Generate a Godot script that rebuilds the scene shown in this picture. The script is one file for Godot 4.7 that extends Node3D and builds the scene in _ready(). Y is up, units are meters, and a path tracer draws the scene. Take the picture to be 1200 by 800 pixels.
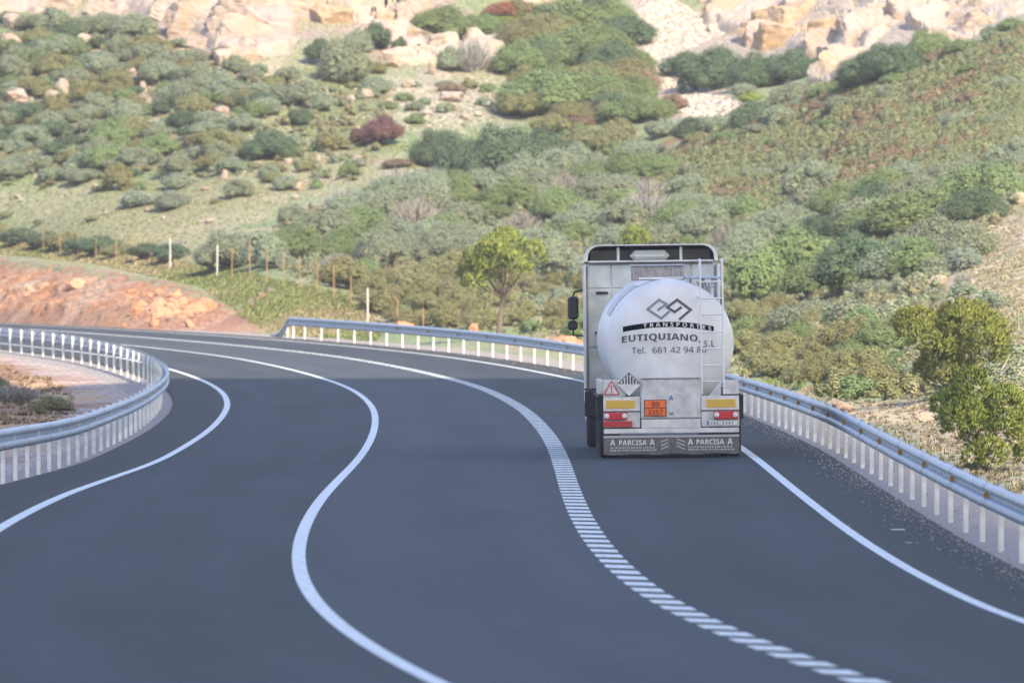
extends Node3D
# A tanker lorry climbing a bend of a hill road. y is up, metres; D below is the depth in front of the camera (D = -z).
const F := 11700.0      # focal length in pixels of the 1200 x 800 photograph
const CAM_H := 4.3
const HORIZON := 257.0
# the road's centre line every 10 m from S0: x, depth, heading, height, cross slope
const S0 := -160.0
const RX := [44.884,40.561,36.437,32.514,28.795,25.280,21.973,18.874,15.985,13.307,10.841,8.590,6.553,4.733,3.129,1.742,0.574,-0.368,-1.111,-1.675,-2.080,-2.351,-2.518,-2.612,-2.658,-2.678,-2.687,-2.698,-2.720,-2.760,-2.822,-2.908,-3.019,-3.159,-3.336,-3.565,-3.863,-4.252,-4.749,-5.366,-6.110,-6.982,-7.982,-9.109,-10.364,-11.745,-13.250,-14.877,-16.624,-18.491,-20.479,-22.587,-24.816,-27.166,-29.639,-32.234,-34.953,-37.794,-40.760,-43.850,-47.070,-50.412,-53.876,-57.462,-61.169,-64.997,-68.944,-73.011,-77.195,-81.498,-85.917,-90.453,-95.104,-99.870,-104.750,-109.743,-114.848,-120.065,-125.391]
const RD := [-92.88,-83.87,-74.76,-65.56,-56.28,-46.91,-37.48,-27.97,-18.40,-8.76,0.93,10.67,20.46,30.30,40.17,50.07,60.00,69.96,79.93,89.91,99.90,109.90,119.90,129.90,139.90,149.90,159.90,169.90,179.90,189.90,199.90,209.90,219.90,229.90,239.89,249.89,259.89,269.88,279.87,289.85,299.82,309.78,319.73,329.67,339.59,349.49,359.38,369.25,379.09,388.92,398.72,408.49,418.24,427.96,437.65,447.31,456.93,466.52,476.07,485.58,495.04,504.47,513.85,523.19,532.47,541.71,550.90,560.03,569.12,578.14,587.11,596.03,604.88,613.67,622.40,631.06,639.66,648.19,656.66]
const RT := [-0.4570,-0.4350,-0.4130,-0.3910,-0.3690,-0.3470,-0.3250,-0.3030,-0.2810,-0.2590,-0.2370,-0.2150,-0.1930,-0.1710,-0.1490,-0.1270,-0.1050,-0.0840,-0.0650,-0.0481,-0.0333,-0.0214,-0.0126,-0.0066,-0.0030,-0.0012,-0.0008,-0.0015,-0.0030,-0.0051,-0.0074,-0.0098,-0.0124,-0.0157,-0.0200,-0.0260,-0.0340,-0.0440,-0.0556,-0.0680,-0.0809,-0.0937,-0.1066,-0.1194,-0.1322,-0.1448,-0.1573,-0.1695,-0.1817,-0.1939,-0.2062,-0.2186,-0.2310,-0.2436,-0.2562,-0.2689,-0.2817,-0.2946,-0.3076,-0.3206,-0.3336,-0.3466,-0.3596,-0.3726,-0.3856,-0.3986,-0.4116,-0.4246,-0.4376,-0.4506,-0.4636,-0.4766,-0.4896,-0.5026,-0.5156,-0.5286,-0.5416,-0.5546,-0.5676]
const RG := [2.010,2.010,2.010,2.010,2.010,2.010,2.010,2.010,1.905,1.800,1.695,1.590,1.485,1.380,1.275,1.170,1.065,0.978,0.868,0.758,0.660,0.591,0.531,0.471,0.402,0.314,0.223,0.132,0.051,-0.016,-0.079,-0.142,-0.196,-0.240,-0.282,-0.322,-0.346,-0.353,-0.358,-0.362,-0.353,-0.334,-0.313,-0.294,-0.288,-0.290,-0.293,-0.295,-0.289,-0.278,-0.267,-0.256,-0.247,-0.237,-0.228,-0.219,-0.210,-0.201,-0.192,-0.185,-0.185,-0.185,-0.185,-0.185,-0.185,-0.185,-0.185,-0.185,-0.185,-0.185,-0.185,-0.185,-0.185,-0.185,-0.185,-0.185,-0.185,-0.185,-0.185]
const RE := [-0.0384,-0.0384,-0.0384,-0.0384,-0.0384,-0.0384,-0.0384,-0.0384,-0.0384,-0.0384,-0.0384,-0.0384,-0.0384,-0.0384,-0.0384,-0.0384,-0.0384,-0.0388,-0.0393,-0.0398,-0.0385,-0.0335,-0.0274,-0.0212,-0.0143,-0.0061,0.0024,0.0107,0.0164,0.0178,0.0184,0.0189,0.0187,0.0175,0.0161,0.0148,0.0136,0.0127,0.0118,0.0108,0.0099,0.0091,0.0083,0.0076,0.0077,0.0085,0.0094,0.0099,0.0087,0.0064,0.0040,0.0016,-0.0009,-0.0036,-0.0063,-0.0090,-0.0117,-0.0144,-0.0171,-0.0190,-0.0190,-0.0190,-0.0190,-0.0190,-0.0190,-0.0190,-0.0190,-0.0190,-0.0190,-0.0190,-0.0190,-0.0190,-0.0190,-0.0190,-0.0190,-0.0190,-0.0190,-0.0190,-0.0190]
# the hillside: for bearings (pixel columns) the depth where the verge ends, then depth and pixel row of the ground
const COLS := [
	[-150.0, 470.0, [482, 284], [490, 262], [502, 190], [522, 45], [532, -5], [560, -220]],
	[0.0, 447.0, [470, 289], [478, 268], [490, 195], [512, 55], [522, 5], [548, -210]],
	[150.0, 420.0, [446, 305], [465, 272], [484, 195], [508, 70], [522, -10], [548, -220]],
	[300.0, 392.0, [404, 341], [412, 329], [435, 300], [460, 262], [480, 180], [500, 85], [515, 20], [545, -200]],
	[450.0, 362.0, [374, 390], [385, 385], [415, 350], [450, 270], [475, 190], [495, 115], [512, 50], [545, -200]],
	[600.0, 330.0, [345, 410], [375, 397], [420, 335], [455, 260], [480, 185], [498, 115], [515, 40], [548, -180]],
	[750.0, 288.0, [305, 440], [345, 410], [405, 330], [445, 250], [475, 175], [498, 110], [515, 40], [548, -150]],
	[900.0, 222.0, [240, 488], [295, 450], [345, 390], [395, 320], [430, 250], [455, 175], [470, 112], [488, 108], [500, 88], [515, 30], [548, -150]],
	[1050.0, 155.0, [190, 530], [225, 490], [270, 440], [315, 370], [365, 300], [410, 215], [440, 140], [460, 82], [485, 70], [500, 20], [545, -180]],
	[1200.0, 118.0, [150, 600], [190, 522], [230, 455], [275, 385], [335, 300], [390, 215], [425, 140], [455, 38], [480, 28], [495, 0], [540, -200]],
	[1350.0, 100.0, [150, 600], [190, 515], [230, 440], [275, 370], [335, 280], [390, 190], [425, 110], [450, 20], [480, 0], [540, -220]],
]
const BANK_TOP := [[-160, 282], [-60, 291], [0, 298], [100, 310], [200, 326], [250, 342], [290, 362], [312, 385], [330, 394]]

var rng := RandomNumberGenerator.new()
var n_hill := FastNoiseLite.new()
var n_fine := FastNoiseLite.new()
var n_patch := FastNoiseLite.new()
var cols := []
var used := {}
var M := {}
var bush_mesh := {}
var rock_mesh := []
var stone_mesh := []
var patches := []

# ---------------------------------------------------------------- small helpers
func numbered(parent: Node, called: String) -> String:
	var key := str(parent.get_instance_id()) + called
	var k: int = used.get(key, 0)
	used[key] = k + 1
	return called if k == 0 else "%s_%03d" % [called, k]

func lin(r: float, g: float, b: float) -> Color:
	return Color(r, g, b).linear_to_srgb()

func paint(c: Color, rough := 0.9, metal := 0.0) -> StandardMaterial3D:
	var m := StandardMaterial3D.new()
	m.albedo_color = c
	m.roughness = rough
	m.metallic = metal
	return m

func grain(seed_: int, freq: float, lo: float, hi: float, octaves := 4, size := 256) -> ImageTexture:
	var n := FastNoiseLite.new()
	n.seed = seed_
	n.noise_type = FastNoiseLite.TYPE_SIMPLEX_SMOOTH
	n.frequency = freq
	n.fractal_octaves = octaves
	var src := n.get_seamless_image(size, size)
	var img := Image.create(size, size, false, Image.FORMAT_RGB8)
	for y in size:
		for x in size:
			var v: float = lerp(lo, hi, src.get_pixel(x, y).r)
			img.set_pixel(x, y, Color(v, v, v))
	return ImageTexture.create_from_image(img)

func mottle(seed_: int, freq: float, a: Color, b: Color, c: Color, size := 256) -> ImageTexture:
	var n := FastNoiseLite.new()
	n.seed = seed_
	n.frequency = freq
	n.fractal_octaves = 5
	var s1 := n.get_seamless_image(size, size)
	n.seed = seed_ + 1
	n.frequency = freq * 0.45
	var s2 := n.get_seamless_image(size, size)
	n.seed = seed_ + 2
	n.frequency = freq * 3.0
	var s3 := n.get_seamless_image(size, size)
	var img := Image.create(size, size, false, Image.FORMAT_RGB8)
	for y in size:
		for x in size:
			var k := a.lerp(b, smoothstep(0.45, 0.75, s2.get_pixel(x, y).r)).lerp(c, smoothstep(0.6, 0.85, s1.get_pixel(x, y).r)) * lerpf(0.78, 1.08, s3.get_pixel(x, y).r)
			k.a = 1.0
			img.set_pixel(x, y, k.linear_to_srgb())
	return ImageTexture.create_from_image(img)

func world_tex(m: StandardMaterial3D, t: Texture2D, metres: float) -> StandardMaterial3D:
	m.albedo_texture = t
	m.uv1_triplanar = true
	m.uv1_world_triplanar = true
	m.uv1_scale = Vector3.ONE / metres
	return m

func part(called: String, shape, m: Material, parent: Node = self) -> MeshInstance3D:
	var o := MeshInstance3D.new()
	if shape is SurfaceTool:
		o.mesh = shape.commit()
	else:
		o.mesh = shape
	if m:
		o.material_override = m
	o.name = numbered(parent, called)
	parent.add_child(o)
	return o

func tag(o: Node, label: String, category: String, group := "") -> Node:
	o.set_meta("label", label)
	o.set_meta("category", category)
	if group != "":
		o.set_meta("group", group)
	return o

func thing(called: String, label: String, category: String, at := Vector3.ZERO, group := "") -> Node3D:
	var o := Node3D.new()
	o.name = numbered(self, called)
	add_child(o)
	o.position = at
	tag(o, label, category, group)
	return o

func structure(o: Node, kind := "structure") -> Node:
	o.set_meta("kind", kind)
	return o

func begin() -> SurfaceTool:
	var st := SurfaceTool.new()
	st.begin(Mesh.PRIMITIVE_TRIANGLES)
	return st

func face(st: SurfaceTool, p: Array, out: Vector3) -> void:
	var n: Vector3 = (p[1] - p[0]).cross(p[2] - p[0])
	if n.length_squared() < 1e-14:
		n = (p[2] - p[0]).cross(p[p.size() - 1] - p[0])
	n = n.normalized()
	var flip := n.dot(out) < 0.0
	if flip:
		n = -n
	for i in range(1, p.size() - 1):
		var tri := [p[0], p[i], p[i + 1]] if flip else [p[0], p[i + 1], p[i]]
		for v in tri:
			st.set_normal(n)
			st.add_vertex(v)

func bx(st: SurfaceTool, c: Vector3, s: Vector3, bev := 0.0, b := Basis()) -> void:
	var h := s * 0.5
	var e := minf(bev, minf(h.x, minf(h.y, h.z)) * 0.9)
	var q := func(sx, sy, sz, axis):
		var v := Vector3(sx * (h.x - (0.0 if axis == 0 else e)), sy * (h.y - (0.0 if axis == 1 else e)), sz * (h.z - (0.0 if axis == 2 else e)))
		return c + b * v
	for k in [-1, 1]:
		face(st, [q.call(k, -1, -1, 0), q.call(k, 1, -1, 0), q.call(k, 1, 1, 0), q.call(k, -1, 1, 0)], b * Vector3(k, 0, 0))
		face(st, [q.call(-1, k, -1, 1), q.call(1, k, -1, 1), q.call(1, k, 1, 1), q.call(-1, k, 1, 1)], b * Vector3(0, k, 0))
		face(st, [q.call(-1, -1, k, 2), q.call(1, -1, k, 2), q.call(1, 1, k, 2), q.call(-1, 1, k, 2)], b * Vector3(0, 0, k))
	if e > 0.0:
		for i in [-1, 1]:
			for j in [-1, 1]:
				face(st, [q.call(i, j, -1, 0), q.call(i, j, -1, 1), q.call(i, j, 1, 1), q.call(i, j, 1, 0)], b * Vector3(i, j, 0))
				face(st, [q.call(i, -1, j, 0), q.call(i, -1, j, 2), q.call(i, 1, j, 2), q.call(i, 1, j, 0)], b * Vector3(i, 0, j))
				face(st, [q.call(-1, i, j, 1), q.call(-1, i, j, 2), q.call(1, i, j, 2), q.call(1, i, j, 1)], b * Vector3(0, i, j))
				for k in [-1, 1]:
					face(st, [q.call(i, j, k, 0), q.call(i, j, k, 1), q.call(i, j, k, 2)], b * Vector3(i, j, k))

func wound(st: SurfaceTool, v: Array, n: Array) -> void:
	var g: Vector3 = (v[2] - v[0]).cross(v[3] - v[1])
	var order := [0, 1, 2, 0, 2, 3] if g.dot(n[0] + n[2]) < 0.0 else [0, 2, 1, 0, 3, 2]
	for k in order:
		st.set_normal(n[k])
		st.add_vertex(v[k])

func tube(st: SurfaceTool, a: Vector3, b: Vector3, r0: float, r1: float, n := 8, caps := true) -> void:
	var d := (b - a).normalized()
	var u := d.cross(Vector3.RIGHT if absf(d.x) < 0.8 else Vector3.UP).normalized()
	var w := d.cross(u)
	for i in n:
		var t0 := TAU * i / n
		var t1 := TAU * (i + 1) / n
		var c0 := u * cos(t0) + w * sin(t0)
		var c1 := u * cos(t1) + w * sin(t1)
		var v := [a + c0 * r0, a + c1 * r0, b + c1 * r1, b + c0 * r1]
		var nn := [c0, c1, c1, c0]
		wound(st, v, nn)
		if caps:
			face(st, [a, v[0], v[1]], -d)
			face(st, [b, v[2], v[3]], d)

func pipe(st: SurfaceTool, pts: Array, r: float, n := 8) -> void:
	for i in pts.size() - 1:
		tube(st, pts[i], pts[i + 1], r, r, n)

# a profile of [radius, along] turned about an axis
func lathe(st: SurfaceTool, prof: Array, at: Vector3, axis: Vector3, n := 32) -> void:
	var d := axis.normalized()
	var u := d.cross(Vector3.UP if absf(d.y) < 0.8 else Vector3.RIGHT).normalized()
	var w := d.cross(u)
	for j in prof.size() - 1:
		var p0: Array = prof[j]
		var p1: Array = prof[j + 1]
		var slope := Vector2(p1[1] - p0[1], -(p1[0] - p0[0])).normalized()
		for i in n:
			var quad := []
			var nor := []
			for q in [[i, p0], [i + 1, p0], [i + 1, p1], [i, p1]]:
				var t: float = TAU * q[0] / n
				var c := u * cos(t) + w * sin(t)
				quad.append(at + c * q[1][0] + d * q[1][1])
				nor.append((c * slope.x + d * slope.y).normalized())
			wound(st, quad, nor)

# ---------------------------------------------------------------- road and ground
func look_up(a: Array, s: float) -> float:
	var x := clampf((s - S0) / 10.0, 0.0, a.size() - 1.001)
	var i := int(x)
	var f := x - i
	var p0: float = a[maxi(i - 1, 0)]
	var p1: float = a[i]
	var p2: float = a[i + 1]
	var p3: float = a[mini(i + 2, a.size() - 1)]
	return p1 + 0.5 * f * (p2 - p0 + f * (2.0 * p0 - 5.0 * p1 + 4.0 * p2 - p3 + f * (3.0 * (p1 - p2) + p3 - p0)))

func road(s: float, t: float, up := 0.0) -> Vector3:
	var th := look_up(RT, s)
	return Vector3(look_up(RX, s) + t * cos(th), look_up(RG, s) + look_up(RE, s) * clampf(t, -5.2, 8.6) + up, -(look_up(RD, s) - t * sin(th)))

func heading(s: float) -> Vector3:
	var th := look_up(RT, s)
	return Vector3(sin(th), 0, -cos(th))

func to_road(x: float, d: float) -> Vector2:
	# binary search on the depth, then slide along the heading
	var lo := 0
	var hi := RD.size() - 2
	while lo < hi:
		var mid := (lo + hi + 1) / 2
		if RD[mid] <= d:
			lo = mid
		else:
			hi = mid - 1
	var s: float = S0 + 10.0 * (lo + (d - RD[lo]) / (RD[lo + 1] - RD[lo]))
	var t := 0.0
	for k in 2:
		var i := clampi(int((s - S0) / 10.0), 0, RD.size() - 2)
		var f: float = (s - S0) / 10.0 - i
		var px: float = lerpf(RX[i], RX[i + 1], f)
		var pd: float = lerpf(RD[i], RD[i + 1], f)
		var th: float = lerpf(RT[i], RT[i + 1], f)
		var dx := x - px
		var dd := d - pd
		t = dx * cos(th) - dd * sin(th)
		s += dx * sin(th) + dd * cos(th)
		s = clampf(s, S0 - 200.0, S0 + 900.0)
	return Vector2(s, t)

func smooth(a: float, b: float, x: float) -> float:
	return smoothstep(a, b, x)

func bank_rise(s: float) -> float:
	if s < 330.0 or s > 440.0:
		return 0.0
	var p := road(s, 13.0)
	var u := 600.0 + F * p.x / -p.z
	var row := 0.0
	for i in BANK_TOP.size() - 1:
		if u <= BANK_TOP[i + 1][0] or i == BANK_TOP.size() - 2:
			var k: float = clampf((u - BANK_TOP[i][0]) / (BANK_TOP[i + 1][0] - BANK_TOP[i][0]), 0.0, 1.0)
			row = lerpf(BANK_TOP[i][1], BANK_TOP[i + 1][1], k)
			break
	return maxf(0.0, CAM_H + (HORIZON - row) * -p.z / F - p.y)

func column_height(c: Array, d: float, level: float) -> float:
	if d <= c[1]:
		return level
	var pd: float = c[1]
	var ph := level
	for i in range(2, c.size()):
		var qd: float = c[i][0]
		var qh: float = CAM_H + (HORIZON - c[i][1]) * qd / F
		if d <= qd:
			var k := (d - pd) / (qd - pd)
			return lerpf(ph, qh, k)
		pd = qd
		ph = qh
	return ph + (d - pd) * 0.02

func ground(x: float, d: float) -> float:
	var st := to_road(x, d)
	var s := st.x
	var t := st.y
	var level := lerpf(RG[clampi(int((s - S0) / 10.0), 0, RG.size() - 1)], RG[clampi(int((s - S0) / 10.0) + 1, 0, RG.size() - 1)], fposmod((s - S0) / 10.0, 1.0)) + look_up(RE, s) * clampf(t, -5.2, 8.6)
	if t >= -5.6 and t <= 8.9:
		return level - 0.16
	var bumps := n_hill.get_noise_2d(x, d)
	if t < -5.6:
		var h := level - 0.14 - 0.035 * clampf(-t - 5.6, 0.0, 40.0) + bumps * 0.25 * smooth(6.5, 9.0, -t)
		# the bank the photographer stands on
		var r := Vector2(x, d).length()
		return lerpf(h, 2.7, 1.0 - smooth(4.0, 24.0, r))
	var b := bank_rise(s)
	var start := 9.2 + 4.2 * clampf(b / 1.2, 0.0, 1.0)
	var near := level - 0.12 + b * clampf((t - 8.9) / 4.1, 0.0, 1.0)
	var w := smooth(start, start + 5.0, t)
	if w <= 0.0:
		return near - (0.3 if b > 0.3 and t < 12.5 else 0.0)
	var u := clampf(600.0 + F * x / maxf(d, 20.0), -150.0, 1349.9)
	var k := int((u + 150.0) / 150.0)
	var f := (u + 150.0) / 150.0 - k
	var far := lerpf(column_height(COLS[k], d, level - 0.15), column_height(COLS[k + 1], d, level - 0.15), smooth(0.0, 1.0, f) * 0.5 + f * 0.5)
	far += bumps * (0.28 if d < 430.0 else 0.5) + n_fine.get_noise_2d(x, d) * 0.12
	return lerpf(near, far, w)

func row_of(y: float, d: float) -> float:
	return HORIZON + F * (CAM_H - y) / d

# where the ground shows at a pixel of the photograph, beyond the road: a table of ground rows by bearing and depth
const HIT_U0 := -60.0
const HIT_DU := 12.0
const HIT_DD := 1.5
var hit_rows := []
var hit_start := []

func make_hit_table() -> void:
	for i in 114:
		var px := HIT_U0 + i * HIT_DU
		var u := clampf(px, -150.0, 1349.0)
		var k := int((u + 150.0) / 150.0)
		var d: float = lerpf(COLS[k][1], COLS[k + 1][1], (u + 150.0) / 150.0 - k)
		hit_start.append(d)
		var rows := PackedFloat32Array()
		while d < 548.0:
			rows.append(row_of(ground((px - 600.0) * d / F, d), d))
			d += HIT_DD
		hit_rows.append(rows)

func hit(px: float, py: float) -> Vector3:
	if hit_rows.is_empty():
		make_hit_table()
	var f := clampf((px - HIT_U0) / HIT_DU, 0.0, 112.999)
	var depth := 0.0
	for e in 2:
		var i := int(f) + e
		var rows: PackedFloat32Array = hit_rows[i]
		var j := 0
		while j < rows.size() and rows[j] > py:
			j += 1
		var dd: float
		if j == 0 or j >= rows.size():
			dd = j
		else:
			dd = j - (py - rows[j]) / maxf(0.01, rows[j - 1] - rows[j])
		depth += (hit_start[i] + dd * HIT_DD) * ((1.0 - f + int(f)) if e == 0 else f - int(f))
	var x := (px - 600.0) * depth / F
	return Vector3(x, ground(x, depth), -depth)

func strip(t0: float, t1: float, s0: float, s1: float, up0: float, up1: float, step := 2.0, across := 1) -> ArrayMesh:
	var v := PackedVector3Array()
	var n := PackedVector3Array()
	var uv := PackedVector2Array()
	var idx := PackedInt32Array()
	var rows := int(ceil((s1 - s0) / step))
	for i in rows + 1:
		var s: float = minf(s0 + i * step, s1)
		for j in across + 1:
			var k := float(j) / across
			v.append(road(s, lerpf(t0, t1, k), lerpf(up0, up1, k)))
			n.append(Vector3(-look_up(RE, s), 1, 0).normalized())
			uv.append(Vector2(lerpf(t0, t1, k) / 12.0, s / 80.0))
	for i in rows:
		for j in across:
			var a := i * (across + 1) + j
			var c := a + across + 1
			idx.append_array([a, c, a + 1, a + 1, c, c + 1])
	var arr := []
	arr.resize(Mesh.ARRAY_MAX)
	arr[Mesh.ARRAY_VERTEX] = v
	arr[Mesh.ARRAY_NORMAL] = n
	arr[Mesh.ARRAY_TEX_UV] = uv
	arr[Mesh.ARRAY_INDEX] = idx
	var m := ArrayMesh.new()
	m.add_surface_from_arrays(Mesh.PRIMITIVE_TRIANGLES, arr)
	return m

# patches of soil: centre and reach on the ground, colour, strength
func soil(px: float, py: float, rx: float, ry: float, c: Color, k := 1.0) -> void:
	var p := hit(px, py)
	var near := hit(px, py + ry)
	var far := hit(px, py - ry)
	var rd := clampf((near.z - far.z) * 0.5, 2.0, 60.0)
	patches.append([p.x, -p.z, rx * -p.z / F, rd, c, k])

func ground_tint(x: float, d: float, t: float, s: float) -> Color:
	var n1 := n_patch.get_noise_2d(x, d * 0.6)
	var n2 := n_fine.get_noise_2d(x * 1.7 + 90.0, d * 1.1)
	var n3 := n_hill.get_noise_2d(x * 2.3 - 60.0, d * 1.4)
	var c := Color(0.32, 0.32, 0.18).lerp(Color(0.22, 0.285, 0.125), clampf(0.5 + n1 * 1.6, 0, 1))
	c = c.lerp(Color(0.40, 0.33, 0.24), clampf((n2 + n3 * 0.7) * 1.8 - 0.28, 0, 0.85))
	if t < -5.6:
		c = Color(0.60, 0.39, 0.20).lerp(Color(0.34, 0.17, 0.10), clampf(0.5 + n1 * 2.2 + n2, 0, 1))
		c = c.lerp(Color(0.50, 0.41, 0.37), 1.0 - smooth(6.2, 7.8, -t + n2 * 2.2))
	elif t > 8.5:
		if t < 13.2 and s > 322.0 and s < 440.0 and bank_rise(s + 6.0) > 0.02:
			return Color(0.46, 0.22, 0.13).lerp(c, clampf((t - 12.0) * 0.8 + n2 * 1.5, 0.0, 1.0))
		for p in patches:
			var q := Vector2((x - p[0]) / p[2], (d - p[1]) / p[3]).length()
			if q < 1.5:
				c = c.lerp(p[4], p[5] * (1.0 - smooth(0.75, 1.15, q + n2 * 0.55 + n3 * 0.3)))
	return c

func terrain() -> void:
	var us := []
	var u := -1100.0
	while u < 2300.0:
		us.append(u)
		u += 8.0 if u > -60.0 and u < 1260.0 else 45.0
	var ds := []
	var d := 4.0
	while d < 575.0:
		ds.append(d)
		d += 4.0 if d < 90.0 else 1.6 if d < 300.0 else 0.75
	var nu := us.size()
	var nd := ds.size()
	var v := PackedVector3Array()
	var col := PackedColorArray()
	v.resize(nu * nd)
	col.resize(nu * nd)
	for j in nd:
		var dd: float = ds[j]
		for i in nu:
			var x: float = (us[i] - 600.0) / F * maxf(dd, 150.0)
			v[j * nu + i] = Vector3(x, ground(x, dd), -dd)
			var st := to_road(x, dd)
			col[j * nu + i] = ground_tint(x, dd, st.y, st.x)
	part_grid("terrain", v, col, nu, nd, M.soil)
	# the land further out, below the fine sheet where both lie
	var v2 := PackedVector3Array()
	var c2 := PackedColorArray()
	var n := 81
	for j in n:
		for i in n:
			var x := -1600.0 + 40.0 * i
			var dd2 := -1200.0 + 40.0 * j
			var inside := absf(x) < 0.145 * maxf(dd2, 150.0) + 42.0 and dd2 > -60.0 and dd2 < 600.0
			var h := ground(clampf(x, -400, 400), clampf(dd2, -90.0, 1400.0))
			v2.append(Vector3(x, h - (6.0 if inside else 0.5) + (n_hill.get_noise_2d(x * 0.1, dd2 * 0.1) * 6.0 if absf(x) > 120.0 else 0.0), -dd2))
			c2.append(Color(0.2, 0.2, 0.1))
	part_grid("land", v2, c2, n, n, M.soil)

func part_grid(called: String, v: PackedVector3Array, col: PackedColorArray, nu: int, nd: int, m: Material, parent: Node = self) -> MeshInstance3D:
	var nor := PackedVector3Array()
	nor.resize(v.size())
	var idx := PackedInt32Array()
	for j in nd:
		for i in nu:
			var a := v[j * nu + maxi(i - 1, 0)]
			var b := v[j * nu + mini(i + 1, nu - 1)]
			var c := v[maxi(j - 1, 0) * nu + i]
			var e := v[mini(j + 1, nd - 1) * nu + i]
			var nn := (b - a).cross(e - c).normalized()
			nor[j * nu + i] = nn if nn.y > 0.0 else -nn
			if i < nu - 1 and j < nd - 1:
				var k := j * nu + i
				idx.append_array([k, k + nu, k + 1, k + 1, k + nu, k + nu + 1])
	var arr := []
	arr.resize(Mesh.ARRAY_MAX)
	arr[Mesh.ARRAY_VERTEX] = v
	arr[Mesh.ARRAY_NORMAL] = nor
	arr[Mesh.ARRAY_COLOR] = col
	arr[Mesh.ARRAY_INDEX] = idx
	var mesh := ArrayMesh.new()
	mesh.add_surface_from_arrays(Mesh.PRIMITIVE_TRIANGLES, arr)
	var o := part(called, mesh, m, parent)
	structure(o)
	return o

# ---------------------------------------------------------------- plants
func rand_dir() -> Vector3:
	var z := rng.randf_range(-1.0, 1.0)
	var a := rng.randf() * TAU
	var r := sqrt(1.0 - z * z)
	return Vector3(r * cos(a), z, r * sin(a))

func leaf(v: PackedVector3Array, n: PackedVector3Array, c: PackedColorArray, p: Vector3, dir: Vector3, size: float, tone: Color, slim := 0.55) -> void:
	var side := dir.cross(rand_dir()).normalized()
	if side.length_squared() < 0.5:
		side = Vector3.RIGHT
	var up := dir.cross(side).normalized()
	var a := p - side * size * slim
	var b := p + up * size * 0.9
	var e := p + side * size * slim
	var g := p - up * size * 0.9
	for q in [a, b, e, a, e, g]:
		v.append(q)
		n.append(dir)
		c.append(tone)

func raw_mesh(v: PackedVector3Array, n: PackedVector3Array, c: PackedColorArray) -> ArrayMesh:
	var arr := []
	arr.resize(Mesh.ARRAY_MAX)
	arr[Mesh.ARRAY_VERTEX] = v
	arr[Mesh.ARRAY_NORMAL] = n
	arr[Mesh.ARRAY_COLOR] = c
	var m := ArrayMesh.new()
	m.add_surface_from_arrays(Mesh.PRIMITIVE_TRIANGLES, arr)
	return m

# a rounded bush one metre wide and one high: lobes clad in leaves over a woody core
func make_bush(seed_: int, leaves: int, size: float, lobes: int, spread := 0.34) -> ArrayMesh:
	rng.seed = seed_
	var v := PackedVector3Array()
	var n := PackedVector3Array()
	var c := PackedColorArray()
	var L := []
	for i in lobes:
		var a := rng.randf() * TAU
		var r := sqrt(rng.randf()) * spread
		var lr := rng.randf_range(0.11, 0.2)
		var top := 0.97 - lr * 1.5 - r * r * 2.6
		L.append([Vector3(cos(a) * r, clampf(rng.randf_range(0.45, 1.0) * top, 0.14, 0.85), sin(a) * r), lr])
	for i in leaves:
		var l: Array = L[rng.randi() % lobes]
		var dir := rand_dir()
		if dir.y < -0.35:
			dir.y = -dir.y
		var rr: float = l[1] * (rng.randf_range(0.78, 1.12) if rng.randf() < 0.86 else rng.randf_range(1.1, 1.42))
		var p: Vector3 = l[0] + Vector3(dir.x * rr, dir.y * rr * 1.5, dir.z * rr)
		if p.y < 0.02:
			continue
		var buried := false
		for q in L:
			var w: Vector3 = (p - q[0]) / Vector3(q[1], q[1] * 1.5, q[1])
			if w.length_squared() < 0.5:
				buried = true
				break
		if buried:
			continue
		var k := rng.randf_range(0.78, 1.2)
		var tone := Color(k * rng.randf_range(0.9, 1.15), k, k * rng.randf_range(0.85, 1.1))
		leaf(v, n, c, p, (dir + rand_dir() * 0.5 + Vector3(0, 0.2, 0)).normalized(), size * rng.randf_range(0.65, 1.35), tone)
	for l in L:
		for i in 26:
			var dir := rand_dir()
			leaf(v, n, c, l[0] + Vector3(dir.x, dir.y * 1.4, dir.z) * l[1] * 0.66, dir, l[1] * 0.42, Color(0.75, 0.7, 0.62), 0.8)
	return raw_mesh(v, n, c)

# a shrub of bare twigs
func make_twigs(seed_: int, count: int) -> ArrayMesh:
	rng.seed = seed_
	var v := PackedVector3Array()
	var n := PackedVector3Array()
	var c := PackedColorArray()
	for i in count:
		var a := rng.randf() * TAU
		var r := sqrt(rng.randf()) * 0.5
		var h := (1.0 - r * r * 2.2) * rng.randf_range(0.55, 1.0)
		var root := Vector3(cos(a) * r * 0.35, 0.0, sin(a) * r * 0.35)
		var tip := Vector3(cos(a) * r, h, sin(a) * r) + rand_dir() * 0.06
		var mid := root.lerp(tip, rng.randf_range(0.3, 0.7)) + rand_dir() * 0.04
		var k := rng.randf_range(0.7, 1.3)
		for q in [[root, mid, 0.009], [mid, tip, 0.007], [mid, tip + rand_dir() * 0.14, 0.006], [mid.lerp(tip, 0.5), tip + rand_dir() * 0.12, 0.006]]:
			var dir: Vector3 = (q[1] - q[0]).normalized()
			var side: Vector3 = dir.cross(rand_dir()).normalized() * q[2]
			var nn := (side.cross(dir).normalized() + Vector3(0, 0.5, 0)).normalized()
			for p in [q[0] - side, q[1], q[0] + side]:
				v.append(p)
				n.append(nn)
				c.append(Color(k, k, k))
	return raw_mesh(v, n, c)

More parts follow.
